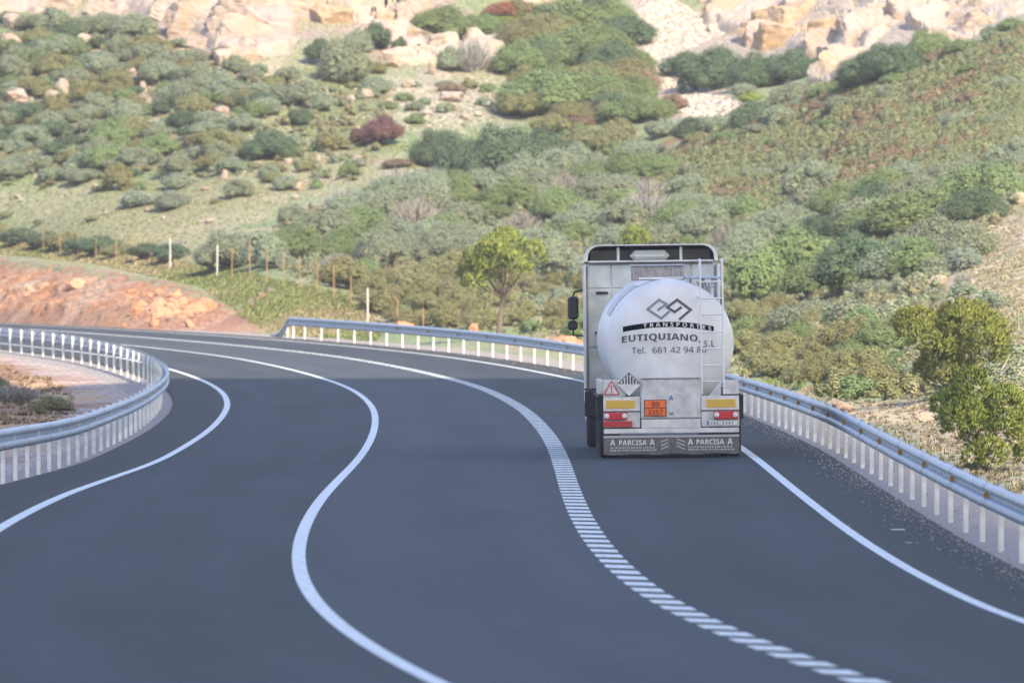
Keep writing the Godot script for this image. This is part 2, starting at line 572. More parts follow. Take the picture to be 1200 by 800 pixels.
# needle tufts about a crown's lobes, in metres
func make_pine_crown(seed_: int, lobes: Array, per_area: float, needle: float) -> ArrayMesh:
	rng.seed = seed_
	var v := PackedVector3Array()
	var n := PackedVector3Array()
	var c := PackedColorArray()
	for l in lobes:
		var lr: Vector3 = l[1]
		var count := int(per_area * (lr.x * lr.y + lr.y * lr.z + lr.x * lr.z) * 4.2)
		for i in count:
			var dir := rand_dir()
			if dir.y < -0.55:
				continue
			var p: Vector3 = l[0] + dir * lr * rng.randf_range(0.72, 1.06)
			var buried := false
			for q in lobes:
				if q != l and ((p - q[0]) / q[1]).length_squared() < 0.55:
					buried = true
					break
			if buried:
				continue
			var up := (dir * 0.8 + Vector3(0, 0.75, 0) + rand_dir() * 0.35).normalized()
			var k := rng.randf_range(0.72, 1.25)
			var tone := Color(k * rng.randf_range(0.85, 1.2), k, k * 0.9)
			if rng.randf() < 0.05:
				tone = Color(1.25, 0.75, 0.7)
			for j in 14:
				var d2 := (up + rand_dir() * 0.62).normalized()
				var side := d2.cross(rand_dir()).normalized() * needle * 0.075
				var nn := (dir * 0.6 + d2 * 0.6 + Vector3(0, 0.2, 0) + rand_dir() * 0.25).normalized()
				for q in [p - side, p + d2 * needle * rng.randf_range(0.75, 1.2), p + side]:
					v.append(q)
					n.append(nn)
					c.append(tone)
	return raw_mesh(v, n, c)

# an angular block about one metre across: a cube with chopped corners and a broken surface
func make_rock(seed_: int, cuts: int, power := 7.0, rough := 0.075) -> ArrayMesh:
	rng.seed = seed_
	var nz := FastNoiseLite.new()
	nz.seed = seed_
	nz.frequency = 0.85
	nz.fractal_type = FastNoiseLite.FRACTAL_RIDGED
	nz.fractal_octaves = 3
	var planes := []
	for i in cuts:
		planes.append([rand_dir(), rng.randf_range(0.62, 1.0)])
	var n := 12
	var st := begin()
	for axis in 3:
		for sgn in [-1.0, 1.0]:
			var grid := []
			for j in n + 1:
				for i in n + 1:
					var q := Vector3(sgn, -1.0 + 2.0 * i / n, -1.0 + 2.0 * j / n)
					var d := Vector3(q[0], q[1], q[2]) if axis == 0 else Vector3(q[2], q[0], q[1]) if axis == 1 else Vector3(q[1], q[2], q[0])
					var r := pow(pow(absf(d.x), power) + pow(absf(d.y), power) + pow(absf(d.z), power), -1.0 / power)
					d *= r
					for p in planes:
						var e: float = d.dot(p[0])
						if e > p[1]:
							d -= p[0] * (e - p[1])
					d *= 1.0 - rough * (1.0 + nz.get_noise_3d(d.x * 1.6, d.y * 1.6, d.z * 1.6)) - 0.05 * nz.get_noise_3d(d.x * 4.5 + 9.0, d.y * 4.5, d.z * 4.5)
					grid.append(d * 0.5)
			for j in n:
				for i in n:
					var a: Vector3 = grid[j * (n + 1) + i]
					var b: Vector3 = grid[j * (n + 1) + i + 1]
					var e: Vector3 = grid[(j + 1) * (n + 1) + i + 1]
					var g: Vector3 = grid[(j + 1) * (n + 1) + i]
					face(st, [a, b, e], a + b + e)
					face(st, [a, e, g], a + e + g)
	return st.commit()

const PLACES := ["on the stony slope under the slanting pale slabs", "on the grassy slope above the wire fence", "in the hollow between the fence and the heath spur", "on the green ridge beside the white scree", "on the red-brown heath spur below the cliff", "among the mounds beside the bare straw clearing", "just behind the guardrail", "at the foot of the pale cliff"]

func place_of(px: float, py: float) -> int:
	if px < 345 and py < 206:
		return 0
	if px < 345:
		return 1
	if px < 600 and py < 120:
		return 7
	if px >= 560 and px < 800 and py < 190:
		return 3
	if px >= 780 and py < 112:
		return 7
	if px >= 690 and py < 230:
		return 4
	if px >= 850 and py < 370:
		return 5
	if py > 335:
		return 6
	return 2

const KINDS := {
	"green": ["mastic_bush", "dark green leafy mastic bush", "bush"],
	"bright": ["mastic_bush", "fresh green rounded mastic bush", "bush"],
	"grey": ["grey_shrub", "pale grey-green rounded shrub", "shrub"],
	"blue": ["wormwood_shrub", "dense blue-grey cushion shrub", "shrub"],
	"olive": ["broom_shrub", "olive-brown thin-leaved broom shrub", "shrub"],
	"brown": ["heather_shrub", "red-brown heather shrub", "shrub"],
	"rust": ["heather_shrub", "rust-red shrub", "shrub"],
	"maroon": ["bramble_bush", "dark maroon bramble bush", "bush"],
	"lime": ["spurge_cushion", "bright yellow-green spurge cushion", "shrub"],
	"twig": ["twig_shrub", "leafless grey twig shrub", "shrub"],
}

func bush(kind: String, px: float, py: float, w: float, h: float, label := "") -> void:
	var p := hit(px, py)
	var sc := F / -p.z
	var wm := w / sc
	var hm := h / sc
	var pool: Array
	if kind == "twig":
		pool = bush_mesh.twig
	else:
		pool = bush_mesh.small if wm < 1.3 else bush_mesh.medium if wm < 2.6 else bush_mesh.large
	var k: Array = KINDS[kind]
	var o := MeshInstance3D.new()
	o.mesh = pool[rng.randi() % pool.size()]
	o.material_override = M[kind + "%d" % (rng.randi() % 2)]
	o.name = numbered(self, k[0])
	add_child(o)
	o.position = p - Vector3(0, 0.06 + hm * 0.05, 0)
	o.rotation.y = rng.randf() * TAU
	o.scale = Vector3(wm, hm * 1.06, wm)
	var size := "small " if wm < 1.3 else "middling " if wm < 2.2 else "broad " if hm < 1.5 else "big "
	var text: String = size + k[1] + " " + PLACES[place_of(px, py)]
	if label != "":
		tag(o, label, k[2])
	else:
		tag(o, text, k[2], text)

func fill(poly: Array, spacing: float, kinds: Array, w0: float, w1: float, r0: float, r1: float, tries: int, seed_: int) -> void:
	rng.seed = seed_
	var pp := PackedVector2Array()
	var lo := Vector2(1e9, 1e9)
	var hi := -lo
	for q in poly:
		var p := Vector2(q[0], q[1])
		pp.append(p)
		lo = lo.min(p)
		hi = hi.max(p)
	var done := []
	var todo := []
	for i in tries:
		var p := Vector2(rng.randf_range(lo.x, hi.x), rng.randf_range(lo.y, hi.y))
		if not Geometry2D.is_point_in_polygon(p, pp):
			continue
		var clear := true
		for q in done:
			if ((p - q) * Vector2(1.0, 1.7)).length() < spacing:
				clear = false
				break
		if clear:
			done.append(p)
	for p in done:
		var w := rng.randf_range(w0, w1)
		bush(kinds[rng.randi() % kinds.size()], p.x, p.y, w, w * rng.randf_range(r0, r1))

func scatter(called: String, mesh: Mesh, m: Material, poly: Array, count: int, size0: float, size1: float, tint: Callable, seed_: int, sink := 0.1) -> MultiMeshInstance3D:
	rng.seed = seed_
	var pp := PackedVector2Array()
	var lo := Vector2(1e9, 1e9)
	var hi := -lo
	for q in poly:
		var p := Vector2(q[0], q[1])
		pp.append(p)
		lo = lo.min(p)
		hi = hi.max(p)
	var tr := []
	var cl := []
	var guard := 0
	while tr.size() < count and guard < count * 6:
		guard += 1
		var p := Vector2(rng.randf_range(lo.x, hi.x), rng.randf_range(lo.y, hi.y))
		if not Geometry2D.is_point_in_polygon(p, pp):
			continue
		var at := hit(p.x, p.y)
		var c: Color = tint.call(at)
		if c.a < 0.5:
			continue
		var s := rng.randf_range(size0, size1)
		var b := Basis(Vector3.UP, rng.randf() * TAU).scaled(Vector3(s, s * rng.randf_range(0.6, 1.0), s))
		tr.append(Transform3D(b, at - Vector3(0, s * sink, 0)))
		cl.append(c)
	var mm := MultiMesh.new()
	mm.transform_format = MultiMesh.TRANSFORM_3D
	mm.use_colors = true
	mm.mesh = mesh
	mm.instance_count = tr.size()
	for i in tr.size():
		mm.set_instance_transform(i, tr[i])
		mm.set_instance_color(i, cl[i])
	var o := MultiMeshInstance3D.new()
	o.multimesh = mm
	o.material_override = m
	o.name = numbered(self, called)
	add_child(o)
	o.set_meta("kind", "stuff")
	return o

# ---------------------------------------------------------------- road, rails, fence
func build_road() -> void:
	structure(part("road", strip(-3.62, 6.95, -150, 560, 0, 0, 2.0, 8), M.asphalt))
	structure(part("shoulder", strip(6.95, 8.24, -150, 560, 0, -0.01, 2.0, 2), M.shoulder))
	structure(part("shoulder", strip(-4.93, -3.62, -150, 560, -0.01, 0, 2.0, 2), M.shoulder))
	# the cut edge of the asphalt, then gravel
	structure(part("asphalt_edge", strip(8.24, 8.30, -150, 560, -0.01, -0.09, 2.0, 1), M.asphalt))
	structure(part("asphalt_edge", strip(-4.99, -4.93, -150, 560, -0.09, -0.01, 2.0, 1), M.asphalt))
	structure(part("gravel_verge", strip(8.29, 9.9, -150, 560, -0.07, -0.03, 2.0, 3), M.gravel))
	structure(part("gravel_verge", strip(-6.9, -4.98, -150, 560, -0.22, -0.07, 2.0, 4), M.gravel))
	structure(part("edge_line", strip(-3.65, -3.50, -150, 560, 0.004, 0.004, 1.0, 1), M.line))
	structure(part("edge_line", strip(6.81, 6.96, -150, 560, 0.004, 0.004, 1.0, 1), M.line))
	structure(part("centre_line", strip(-0.075, 0.075, -150, 560, 0.004, 0.004, 1.0, 1), M.line))
	var lane := Node3D.new()
	lane.name = "lane_line"
	add_child(lane)
	structure(lane)
	var dash := begin()
	bx(dash, Vector3.ZERO, Vector3(0.31, 0.003, 1.08))
	var dm := dash.commit()
	var s := 0.0
	while s < 450.0:
		var o := part("dash", dm, M.line, lane)
		var p := road(s, 3.535, 0.0045)
		var q := road(s + 1.0, 3.535, 0.0045)
		o.transform = Transform3D(Basis.looking_at(q - p, Vector3(-look_up(RE, s), 1, 0)), p)
		s += 2.0

# galvanised W-beam rail on posts; side: the direction across the road in which the traffic runs
func guard_rail(label: String, s0: float, s1: float, t: float, side: float, dip: float, glow: Material, phase: int) -> void:
	var g := thing("guard_rail", label, "guardrail", road((s0 + s1) * 0.5, t))
	var base := g.position
	var prof := [[0.03, 0.0], [0.075, -0.035], [0.083, -0.07], [0.078, -0.105], [0.005, -0.145], [0.005, -0.19], [0.078, -0.23], [0.083, -0.265], [0.075, -0.3], [0.03, -0.335]]
	var top := func(s: float) -> float:
		return 0.79 - (0.0 if dip <= 0.0 else 0.72 * smoothstep(s1 - dip, s1, s))
	var away := func(s: float) -> float:
		return 0.0 if dip <= 0.0 else -side * 0.9 * smoothstep(s1 - dip * 1.3, s1, s)
	var post := begin()
	bx(post, Vector3(0, 0, 0.0), Vector3(0.14, 1.12, 0.012), 0.003)
	bx(post, Vector3(-0.064, 0, -0.032), Vector3(0.012, 1.12, 0.052), 0.003)
	bx(post, Vector3(0.064, 0, -0.032), Vector3(0.012, 1.12, 0.052), 0.003)
	var pm := post.commit()
	var sp := begin()
	bx(sp, Vector3.ZERO, Vector3(0.1, 0.2, 0.07), 0.01)
	var sm := sp.commit()
	var cap := begin()
	for i in 8:
		var a0 := PI * i / 8.0 - PI / 2
		var a1 := PI * (i + 1) / 8.0 - PI / 2
		face(cap, [Vector3(0, 0, 0.012), Vector3(cos(a0) * 0.06, sin(a0) * 0.065, 0.03), Vector3(cos(a1) * 0.06, sin(a1) * 0.065, 0.03)], Vector3(0, 0, 1))
		face(cap, [Vector3(cos(a0) * 0.06, sin(a0) * 0.065, 0.03), Vector3(cos(a1) * 0.06, sin(a1) * 0.065, 0.03), Vector3(cos(a1) * 0.06, sin(a1) * 0.065, -0.02), Vector3(cos(a0) * 0.06, sin(a0) * 0.065, -0.02)], Vector3(cos(a0), sin(a0), 0))
	var cm := cap.commit()
	var k := 0
	var s := s0
	while s < s1 - 0.1:
		# one beam, four metres long, lapped over the next
		var st := begin()
		for i in 8:
			var q0 := s + i * 0.515
			var q1 := q0 + 0.515
			for j in prof.size() - 1:
				var lap := 0.006 if k % 2 == 0 else 0.0
				var a := road(q0, t + away.call(q0) + side * (0.1 + prof[j][0] + lap), top.call(q0) + prof[j][1]) - base
				var b := road(q0, t + away.call(q0) + side * (0.1 + prof[j + 1][0] + lap), top.call(q0) + prof[j + 1][1]) - base
				var c := road(q1, t + away.call(q1) + side * (0.1 + prof[j + 1][0] + lap), top.call(q1) + prof[j + 1][1]) - base
				var e := road(q1, t + away.call(q1) + side * (0.1 + prof[j][0] + lap), top.call(q1) + prof[j][1]) - base
				var dir := heading(q0)
				var out := Vector3(-dir.z, 0, dir.x) * side
				face(st, [a, b, c, e], out)
		part("rail_beam", st, M.zinc, g)
		var h := heading(s)
		var across := Vector3(-h.z, 0, h.x)
		var bas := Basis(h * -side, Vector3.UP, across * side).orthonormalized()
		var tp: float = top.call(s)
		var o := part("post", pm, M.post, g)
		o.transform = Transform3D(bas, road(s, t + away.call(s), tp - 0.585) - base)
		o.rotate_object_local(Vector3(0, 0, 1), rng.randf_range(-0.012, 0.012))
		var o2 := part("spacer", sm, M.zinc, g)
		o2.transform = Transform3D(bas, road(s, t + away.call(s) + side * 0.055, tp - 0.165) - base)
		if k % 2 == phase and s < 300.0:
			var o3 := part("reflector", cm, glow, g)
			var face_back := Basis(across * side, Vector3.UP, -h).orthonormalized()
			o3.transform = Transform3D(face_back, road(s + 0.3, t + side * 0.112, tp - 0.168) - base)
		s += 4.0
		k += 1

func build_fence() -> void:
	# foot of each post as the photograph shows it, its height in pixels, white or rusty
	var posts := [[-14, 285, 26, 0], [9, 287, 20, 0], [30, 290, 19, 0], [50, 294, 27, 0], [70, 297, 23, 0], [91, 299, 21, 0], [112, 302, 23, 0], [136, 305, 26, 0], [157, 308, 27, 0], [177, 310, 15, 0], [199, 314, 35, 1], [218, 316, 20, 0], [236, 320, 34, 0], [254, 324, 37, 1], [272, 326, 36, 0], [293, 328, 48, 0], [312, 330, 38, 0], [332, 334, 38, 0], [351, 339, 38, 0], [372, 343, 34, 0], [391, 350, 36, 0], [411, 357, 33, 0], [431, 381, 42, 1], [466, 386, 35, 0], [496, 389, 28, 0]]
	var feet := []
	for q in posts:
		feet.append(hit(q[0], q[1]))
	var base: Vector3 = feet[12]
	var g := thing("wire_fence", "wire fence of thin rusty and white posts along the red earth bank", "fence", base)
	for i in posts.size():
		var p: Vector3 = feet[i] - base
		var hgt: float = posts[i][2] * -feet[i].z / F
		var st := begin()
		var lean := Vector3(rng.randf_range(-0.03, 0.03), 1, rng.randf_range(-0.03, 0.03))
		if posts[i][3] == 1:
			tube(st, p - Vector3(0, 0.3, 0), p + lean * hgt, 0.04, 0.036, 8)
		else:
			bx(st, p + lean * (hgt - 0.3) * 0.5, Vector3(0.05, hgt + 0.3, 0.012), 0.002)
			bx(st, p + lean * (hgt - 0.3) * 0.5 + Vector3(-0.02, 0, -0.03), Vector3(0.012, hgt + 0.3, 0.06), 0.002)
		part("post", st, M.white_post if posts[i][3] == 1 else M.rust, g)
	for k in 4:
		var st := begin()
		for i in posts.size() - 1:
			var h0: float = posts[i][2] * -feet[i].z / F
			var h1: float = posts[i + 1][2] * -feet[i + 1].z / F
			tube(st, feet[i] - base + Vector3(0, minf(h0, 1.0) * (0.2 + 0.25 * k), 0.02), feet[i + 1] - base + Vector3(0, minf(h1, 1.0) * (0.2 + 0.25 * k), 0.02), 0.004, 0.004, 4, false)
		part("wire", st, M.rust, g)

# the red cutting beside the road
func build_bank() -> void:
	var nz := FastNoiseLite.new()
	nz.seed = 71
	nz.noise_type = FastNoiseLite.TYPE_SIMPLEX
	nz.frequency = 0.24
	nz.fractal_type = FastNoiseLite.FRACTAL_RIDGED
	nz.fractal_octaves = 4
	var fine := FastNoiseLite.new()
	fine.seed = 12
	fine.frequency = 0.9
	fine.fractal_octaves = 4
	var v := PackedVector3Array()
	var col := PackedColorArray()
	var ns := 460
	var nv := 44
	for j in nv:
		var k := float(j) / (nv - 1)
		for i in ns:
			var s := 423.0 - i * 0.2
			var b := bank_rise(s)
			var lift := pow(k, 0.85)
			var p := road(s, 8.75 + 4.4 * k, -0.1 + b * lift)
			if j == nv - 1:
				p.y = maxf(p.y - 0.3, ground(p.x, -p.z) - 0.1)
			var gully := nz.get_noise_3d(s * 0.8, k * 1.6, 3.0)
			var f1 := fine.get_noise_3d(s, k * 5.0, 0.0)
			var rough := sin(PI * clampf(k, 0, 1)) * minf(1.0, b)
			var h := heading(s)
			var out := Vector3(h.z, 0.25, -h.x)
			p += out * (gully * 0.75 + f1 * 0.3) * rough
			v.append(p)
			var c := Color(0.37, 0.165, 0.09).lerp(Color(0.42, 0.25, 0.155), clampf(0.5 + f1 * 1.4, 0, 1))
			c = c.lerp(Color(0.44, 0.21, 0.095), clampf(fine.get_noise_2d(s * 0.35, k * 1.5 + 40.0) * 2.4, 0, 0.8))
			c = c.lerp(Color(0.46, 0.34, 0.26), clampf(nz.get_noise_2d(s * 0.5 + 70.0, k * 1.2) * 1.3 - 0.2, 0, 0.7))
			if k > 0.86 - n_fine.get_noise_2d(s * 2.0, 5.0) * 0.2:
				c = c.lerp(Color(0.27, 0.25, 0.13), 0.75)
			col.append(c)
	var bank := part_grid("earth_bank", v, col, ns, nv, M.soil)
	# blocks of orange rock bared in the bank
	rng.seed = 55
	var shown := []
	for a in 60:
		for e in 12:
			var k := (e + 0.5) / 12.0
			shown.append(road(335.0 + a * 1.5, 8.75 + 4.4 * k, bank_rise(335.0 + a * 1.5) * pow(k, 0.85)))
	for q in [[178, 362, 66, 32, 34], [40, 340, 36, 16, 5], [95, 335, 30, 12, 4], [215, 374, 50, 16, 9]]:
		for i in q[4]:
			var px: float = q[0] + rng.randf_range(-0.5, 0.5) * q[2]
			var py: float = q[1] + rng.randf_range(-0.5, 0.5) * q[3] * 1.3
			# walk up the bank face until it shows at that pixel row
			var best := Vector3.ZERO
			var miss := 1e9
			for p: Vector3 in shown:
					var m := Vector2(600.0 + F * p.x / -p.z - px, row_of(p.y, -p.z) - py).length()
					if m < miss:
						miss = m
						best = p
			if miss > 12.0:
				continue
			var o := part("rock", rock_mesh[rng.randi() % rock_mesh.size()], M.orange_rock, bank)
			var w := rng.randf_range(0.1, 0.34)
			o.position = best + Vector3(rng.randf_range(-0.2, 0.2), 0.02, 0.05)
			o.rotation = Vector3(rng.randf() * TAU, rng.randf() * TAU, rng.randf() * TAU)
			if i % 7 == 0:
				w *= 2.2
			o.scale = Vector3(1.5, 1.0, 1.2) * w * 1.25
# ---------------------------------------------------------------- hillside
func boulder(px: float, py: float, w: float, h: float, m: Material, label: String, group := "", called := "boulder") -> void:
	var p := hit(px, py)
	var k := -p.z / F
	var o := part(called, stone_mesh[rng.randi() % stone_mesh.size()], m)
	o.position = p + Vector3(0, h * k * 0.36, 0)
	o.rotation = Vector3(rng.randf_range(-0.2, 0.2), rng.randf() * TAU, rng.randf_range(-0.2, 0.2))
	o.scale = Vector3(w, h * 1.25, w) * k * 1.12
	tag(o, label, "rock", group)

# a crag: blocks packed together against the slope
func outcrop(label: String, poly: Array, step: float, stretch: float, tilt: float, mats: Array, seed_: int, lean := 0.0) -> void:
	rng.seed = seed_
	var pp := PackedVector2Array()
	var lo := Vector2(1e9, 1e9)
	var hi := -lo
	for q in poly:
		var p := Vector2(q[0], q[1])
		pp.append(p)
		lo = lo.min(p)
		hi = hi.max(p)
	var g := thing("rock_outcrop", label, "rock", hit((lo.x + hi.x) * 0.5, hi.y))
	crag(g, pp, lo, hi, step * 0.085, stretch, tilt, mats[0], seed_)
	var y := hi.y
	while y > lo.y - step:
		var x := lo.x
		while x < hi.x:
			var p := Vector2(x, y) + Vector2(rng.randf_range(-0.45, 0.45) * step * stretch, rng.randf_range(-0.4, 0.4) * step)
			x += step * stretch * rng.randf_range(0.5, 0.88)
			if not Geometry2D.is_point_in_polygon(p, pp) or rng.randf() < 0.45:
				continue
			var at := hit(p.x, maxf(p.y, -60.0))
			var k := -at.z / F
			var big := rng.randf_range(0.6, 1.3) if rng.randf() < 0.65 else rng.randf_range(1.5, 2.4)
			var o := part("block", rock_mesh[rng.randi() % rock_mesh.size()], mats[rng.randi() % mats.size()], g)
			o.position = at - g.position + Vector3(0, -0.1, 0.0)
			var b := Basis(Vector3(0, 0, 1), tilt + rng.randf_range(-0.16, 0.16)) * Basis(Vector3(1, 0, 0), rng.randf_range(-0.18, 0.18)) * Basis(Vector3(0, 1, 0), rng.randf_range(-0.35, 0.35) + PI * (rng.randi() % 2))
			o.transform.basis = b.scaled_local(Vector3(step * stretch * 1.45, step * 1.5, step * 1.5) * k * big)
		y -= step * 0.5

# the living rock between the blocks: a sheet broken by joints
func crag(g: Node3D, pp: PackedVector2Array, lo: Vector2, hi: Vector2, cell: float, stretch: float, tilt: float, m: Material, seed_: int) -> void:
	var joints := FastNoiseLite.new()
	joints.seed = seed_
	joints.noise_type = FastNoiseLite.TYPE_CELLULAR
	joints.cellular_return_type = FastNoiseLite.RETURN_DISTANCE2_SUB
	joints.cellular_jitter = 0.95
	joints.frequency = 0.55 / cell
	joints.fractal_type = FastNoiseLite.FRACTAL_NONE
	var steps := FastNoiseLite.new()
	steps.seed = seed_
	steps.noise_type = FastNoiseLite.TYPE_CELLULAR
	steps.cellular_return_type = FastNoiseLite.RETURN_CELL_VALUE
	steps.cellular_jitter = 0.95
	steps.frequency = joints.frequency
	steps.fractal_type = FastNoiseLite.FRACTAL_NONE
	var a := lo - Vector2(8, 8)
	var b := hi + Vector2(8, 8)
	var nu := int((b.x - a.x) / 1.6) + 1
	var nd := int((b.y - a.y) / 1.6) + 1
	var v := PackedVector3Array()
	var col := PackedColorArray()
	var out := Vector3(0.1, 0.62, 0.78)
	for j in nd:
		for i in nu:
			var px := Vector2(a.x + i * 1.6, b.y - j * 1.6)
			var p := hit(px.x, maxf(px.y, -60.0)) + Vector3(0, (maxf(0.0, -60.0 - px.y)) * 0.04, 0)
			var q := Vector2(p.x, p.y * 1.3 - p.z * 0.35).rotated(tilt) * Vector2(1.0 / stretch, 1.0)
			q += Vector2(n_fine.get_noise_2d(q.x * 3.0, q.y * 3.0), n_fine.get_noise_2d(q.x * 3.0 + 50.0, q.y * 3.0)) * 0.5
			var lift := smooth(-0.97, -0.78, joints.get_noise_2d(q.x, q.y)) * 0.35 + steps.get_noise_2d(q.x, q.y) * 0.28 + n_fine.get_noise_2d(q.x * 6.0, q.y * 6.0) * 0.16 + 0.25
			var gap := 1e9
			for e in pp.size():
				gap = minf(gap, px.distance_to(Geometry2D.get_closest_point_to_segment(px, pp[e], pp[(e + 1) % pp.size()])))
			if not Geometry2D.is_point_in_polygon(px, pp):
				gap = -gap
			lift = lerpf(-0.35, lift, smooth(-3.0, 11.0, gap))
			v.append(p + out * lift - g.position)
			col.append(Color.WHITE)
	var o := part_grid("rock_face", v, col, nu, nd, m, g)
	o.remove_meta("kind")

func build_hill() -> void:
	var rockc := Color(0.40, 0.31, 0.255)
	var pale := Color(0.42, 0.355, 0.30)
	var heath := Color(0.16, 0.125, 0.07)
	var green := Color(0.16, 0.20, 0.06)
	var straw := Color(0.42, 0.36, 0.235)
	soil(230, 30, 150, 50, rockc)
	soil(480, 40, 90, 45, rockc)
	soil(900, 40, 140, 42, pale)
	soil(1100, 30, 120, 35, pale)
	soil(770, 60, 40, 70, pale)
	soil(800, 118, 60, 22, pale)
	soil(510, 120, 110, 30, Color(0.46, 0.4, 0.31), 0.75)
	soil(60, 110, 140, 70, Color(0.52, 0.40, 0.31), 0.9)
	soil(210, 115, 110, 50, Color(0.48, 0.39, 0.29), 0.85)
	soil(150, 250, 170, 30, Color(0.27, 0.265, 0.13), 0.8)
	soil(400, 130, 60, 60, green, 0.8)
	soil(900, 180, 200, 50, heath)
	soil(1100, 130, 160, 60, heath)
	soil(980, 220, 120, 35, heath, 0.8)
	soil(760, 210, 90, 30, Color(0.26, 0.12, 0.06), 0.9)
	soil(870, 190, 60, 14, Color(0.25, 0.11, 0.06), 0.8)
	soil(1010, 205, 60, 14, Color(0.24, 0.12, 0.06), 0.8)
	soil(1180, 330, 60, 60, straw)
	soil(1190, 270, 45, 30, Color(0.46, 0.38, 0.28))
	soil(1080, 330, 40, 20, Color(0.4, 0.31, 0.23), 0.8)
	soil(1040, 485, 60, 14, Color(0.47, 0.38, 0.25))
	soil(1160, 520, 70, 40, Color(0.36, 0.3, 0.21))
	soil(370, 360, 60, 26, Color(0.25, 0.27, 0.10))
	soil(240, 325, 60, 10, Color(0.19, 0.25, 0.07))
	soil(120, 305, 100, 10, Color(0.3, 0.29, 0.13))
	soil(420, 375, 60, 8, Color(0.40, 0.35, 0.2), 0.8)
	soil(340, 345, 50, 6, Color(0.5, 0.28, 0.16), 0.6)
	soil(296, 378, 34, 14, Color(0.5, 0.27, 0.16), 0.9)
	soil(650, 400, 60, 12, Color(0.4, 0.3, 0.2), 0.8)
	terrain()
	build_bank()

	# crags
	var pinks := [M.pink_rock, M.pink_rock, M.pale_rock]
	var ochres := [M.pale_rock, M.ochre_rock, M.pink_rock]
	outcrop("long pale pink crag of slabs split by slanting dark cracks", [[118, -14], [330, -14], [352, 30], [342, 66], [262, 72], [205, 34], [150, 14], [110, 20]], 19, 1.9, -0.55, pinks, 301)
	outcrop("small pink crag of rounded blocks among shrubs", [[-30, -10], [50, -14], [78, 8], [80, 30], [60, 28], [30, 16], [-30, 22]], 18, 1.4, -0.2, pinks, 302)
	outcrop("broad crag of upright cream and orange blocks behind grey bushes", [[352, -14], [480, -14], [500, 30], [505, 60], [470, 66], [440, 30], [372, 26]], 20, 1.0, 0.05, ochres, 303)
	outcrop("tumbled white blocks below the orange crag", [[455, 66], [520, 52], [600, 36], [606, 48], [585, 82], [540, 76], [470, 76]], 13, 1.3, 0.2, [M.pale_rock, M.pale_rock, M.ochre_rock], 304)
	outcrop("high cream cliff of jointed blocks over dark green bushes", [[826, -14], [1000, -14], [1008, 30], [1000, 62], [985, 98], [962, 98], [962, 60], [880, 56], [850, 44], [820, 30]], 19, 1.15, 0.0, ochres, 305)
	outcrop("pale cliff of big smooth blocks above the leaning bush", [[1002, -14], [1110, -14], [1105, 30], [1060, 24], [1010, 66], [1000, 40]], 24, 1.1, 0.1, [M.pale_rock, M.pink_rock], 306)
	outcrop("tilted pale crag topping the heath spur", [[1100, -14], [1240, -14], [1240, 10], [1170, 24], [1140, 46], [1118, 54], [1100, 36]], 19, 1.4, -0.5, [M.pale_rock, M.pink_rock], 307)
	outcrop("low white ledge above the green ridge", [[600, -14], [650, -14], [640, 4], [610, 8]], 12, 1.4, 0.1, [M.pale_rock], 308)

	# boulders lying free
	rng.seed = 21
	var loose := "pale stone half buried on the stony slope below the slabs"
	for q in [[16, 118, 40, 16], [30, 128, 30, 12], [70, 112, 22, 22], [60, 118, 18, 16], [143, 85, 12, 12], [116, 86, 11, 9], [155, 88, 10, 10], [178, 98, 14, 30], [167, 104, 9, 10], [188, 122, 22, 13], [205, 118, 16, 9], [222, 122, 16, 8], [65, 72, 9, 10], [134, 72, 10, 12], [150, 160, 26, 18], [130, 152, 10, 16], [40, 136, 30, 10], [142, 128, 16, 12], [260, 132, 18, 8], [10, 60, 30, 26], [100, 52, 22, 14], [15, 32, 26, 18]]:
		boulder(q[0], q[1], q[2], q[3], M.pink_rock, loose, loose)
	var loose2 := "pale stone on the grass below the orange crag"
	for q in [[381, 92, 10, 10], [382, 110, 6, 9], [410, 118, 12, 8], [430, 115, 16, 12], [460, 78, 18, 8], [506, 88, 10, 20], [478, 102, 16, 8], [455, 122, 12, 7], [500, 135, 16, 8], [545, 140, 14, 7], [560, 136, 12, 6], [575, 126, 14, 8], [530, 126, 12, 7], [420, 190, 14, 8], [338, 193, 10, 10], [330, 208, 8, 6], [370, 190, 14, 10], [485, 100, 10, 7], [350, 222, 14, 9], [345, 232, 10, 6], [360, 200, 8, 6], [555, 218, 12, 7], [540, 212, 10, 6]]:
		boulder(q[0], q[1], q[2], q[3], M.pale_rock, loose2, loose2)
	boulder(528, 118, 32, 14, M.pink_rock, "long rounded pink boulder lying on the grass above the dark thicket")
	boulder(590, 30, 24, 12, M.pale_rock, "single white block beside the red-topped bush")
	boulder(263, 210, 8, 14, M.pink_rock, "upright pink stone standing in the grass above the blue-grey cushions")
	var lost := "small pink stone lying in the dry grass above the fence"
	for q in [[20, 232, 9, 5], [55, 250, 6, 4], [124, 252, 8, 4], [173, 247, 10, 4], [190, 256, 7, 4], [196, 262, 6, 4], [245, 260, 12, 6], [240, 222, 14, 5], [110, 218, 9, 5], [25, 236, 7, 4]]:
		boulder(q[0], q[1], q[2], q[3], M.pink_rock, lost, lost)
	boulder(472, 389, 30, 13, M.orange_rock, "orange mound of rock behind the rail beside the last fence posts")
	boulder(664, 411, 42, 18, M.orange_rock, "broad orange boulder behind the rail next to the lorry's mirror")
	boulder(555, 394, 14, 16, M.orange_rock, "pointed orange rock behind the rail beside the umbrella pine")
	boulder(984, 483, 32, 17, M.pink_rock, "rounded pink boulder behind the rail below the broom scrub")
	boulder(1086, 494, 28, 13, M.pink_rock, "low pink boulder on the dry grass between the two bushy pines")
	boulder(995, 492, 16, 7, M.pink_rock, "flat small stone beside the rounded pink boulder behind the rail")
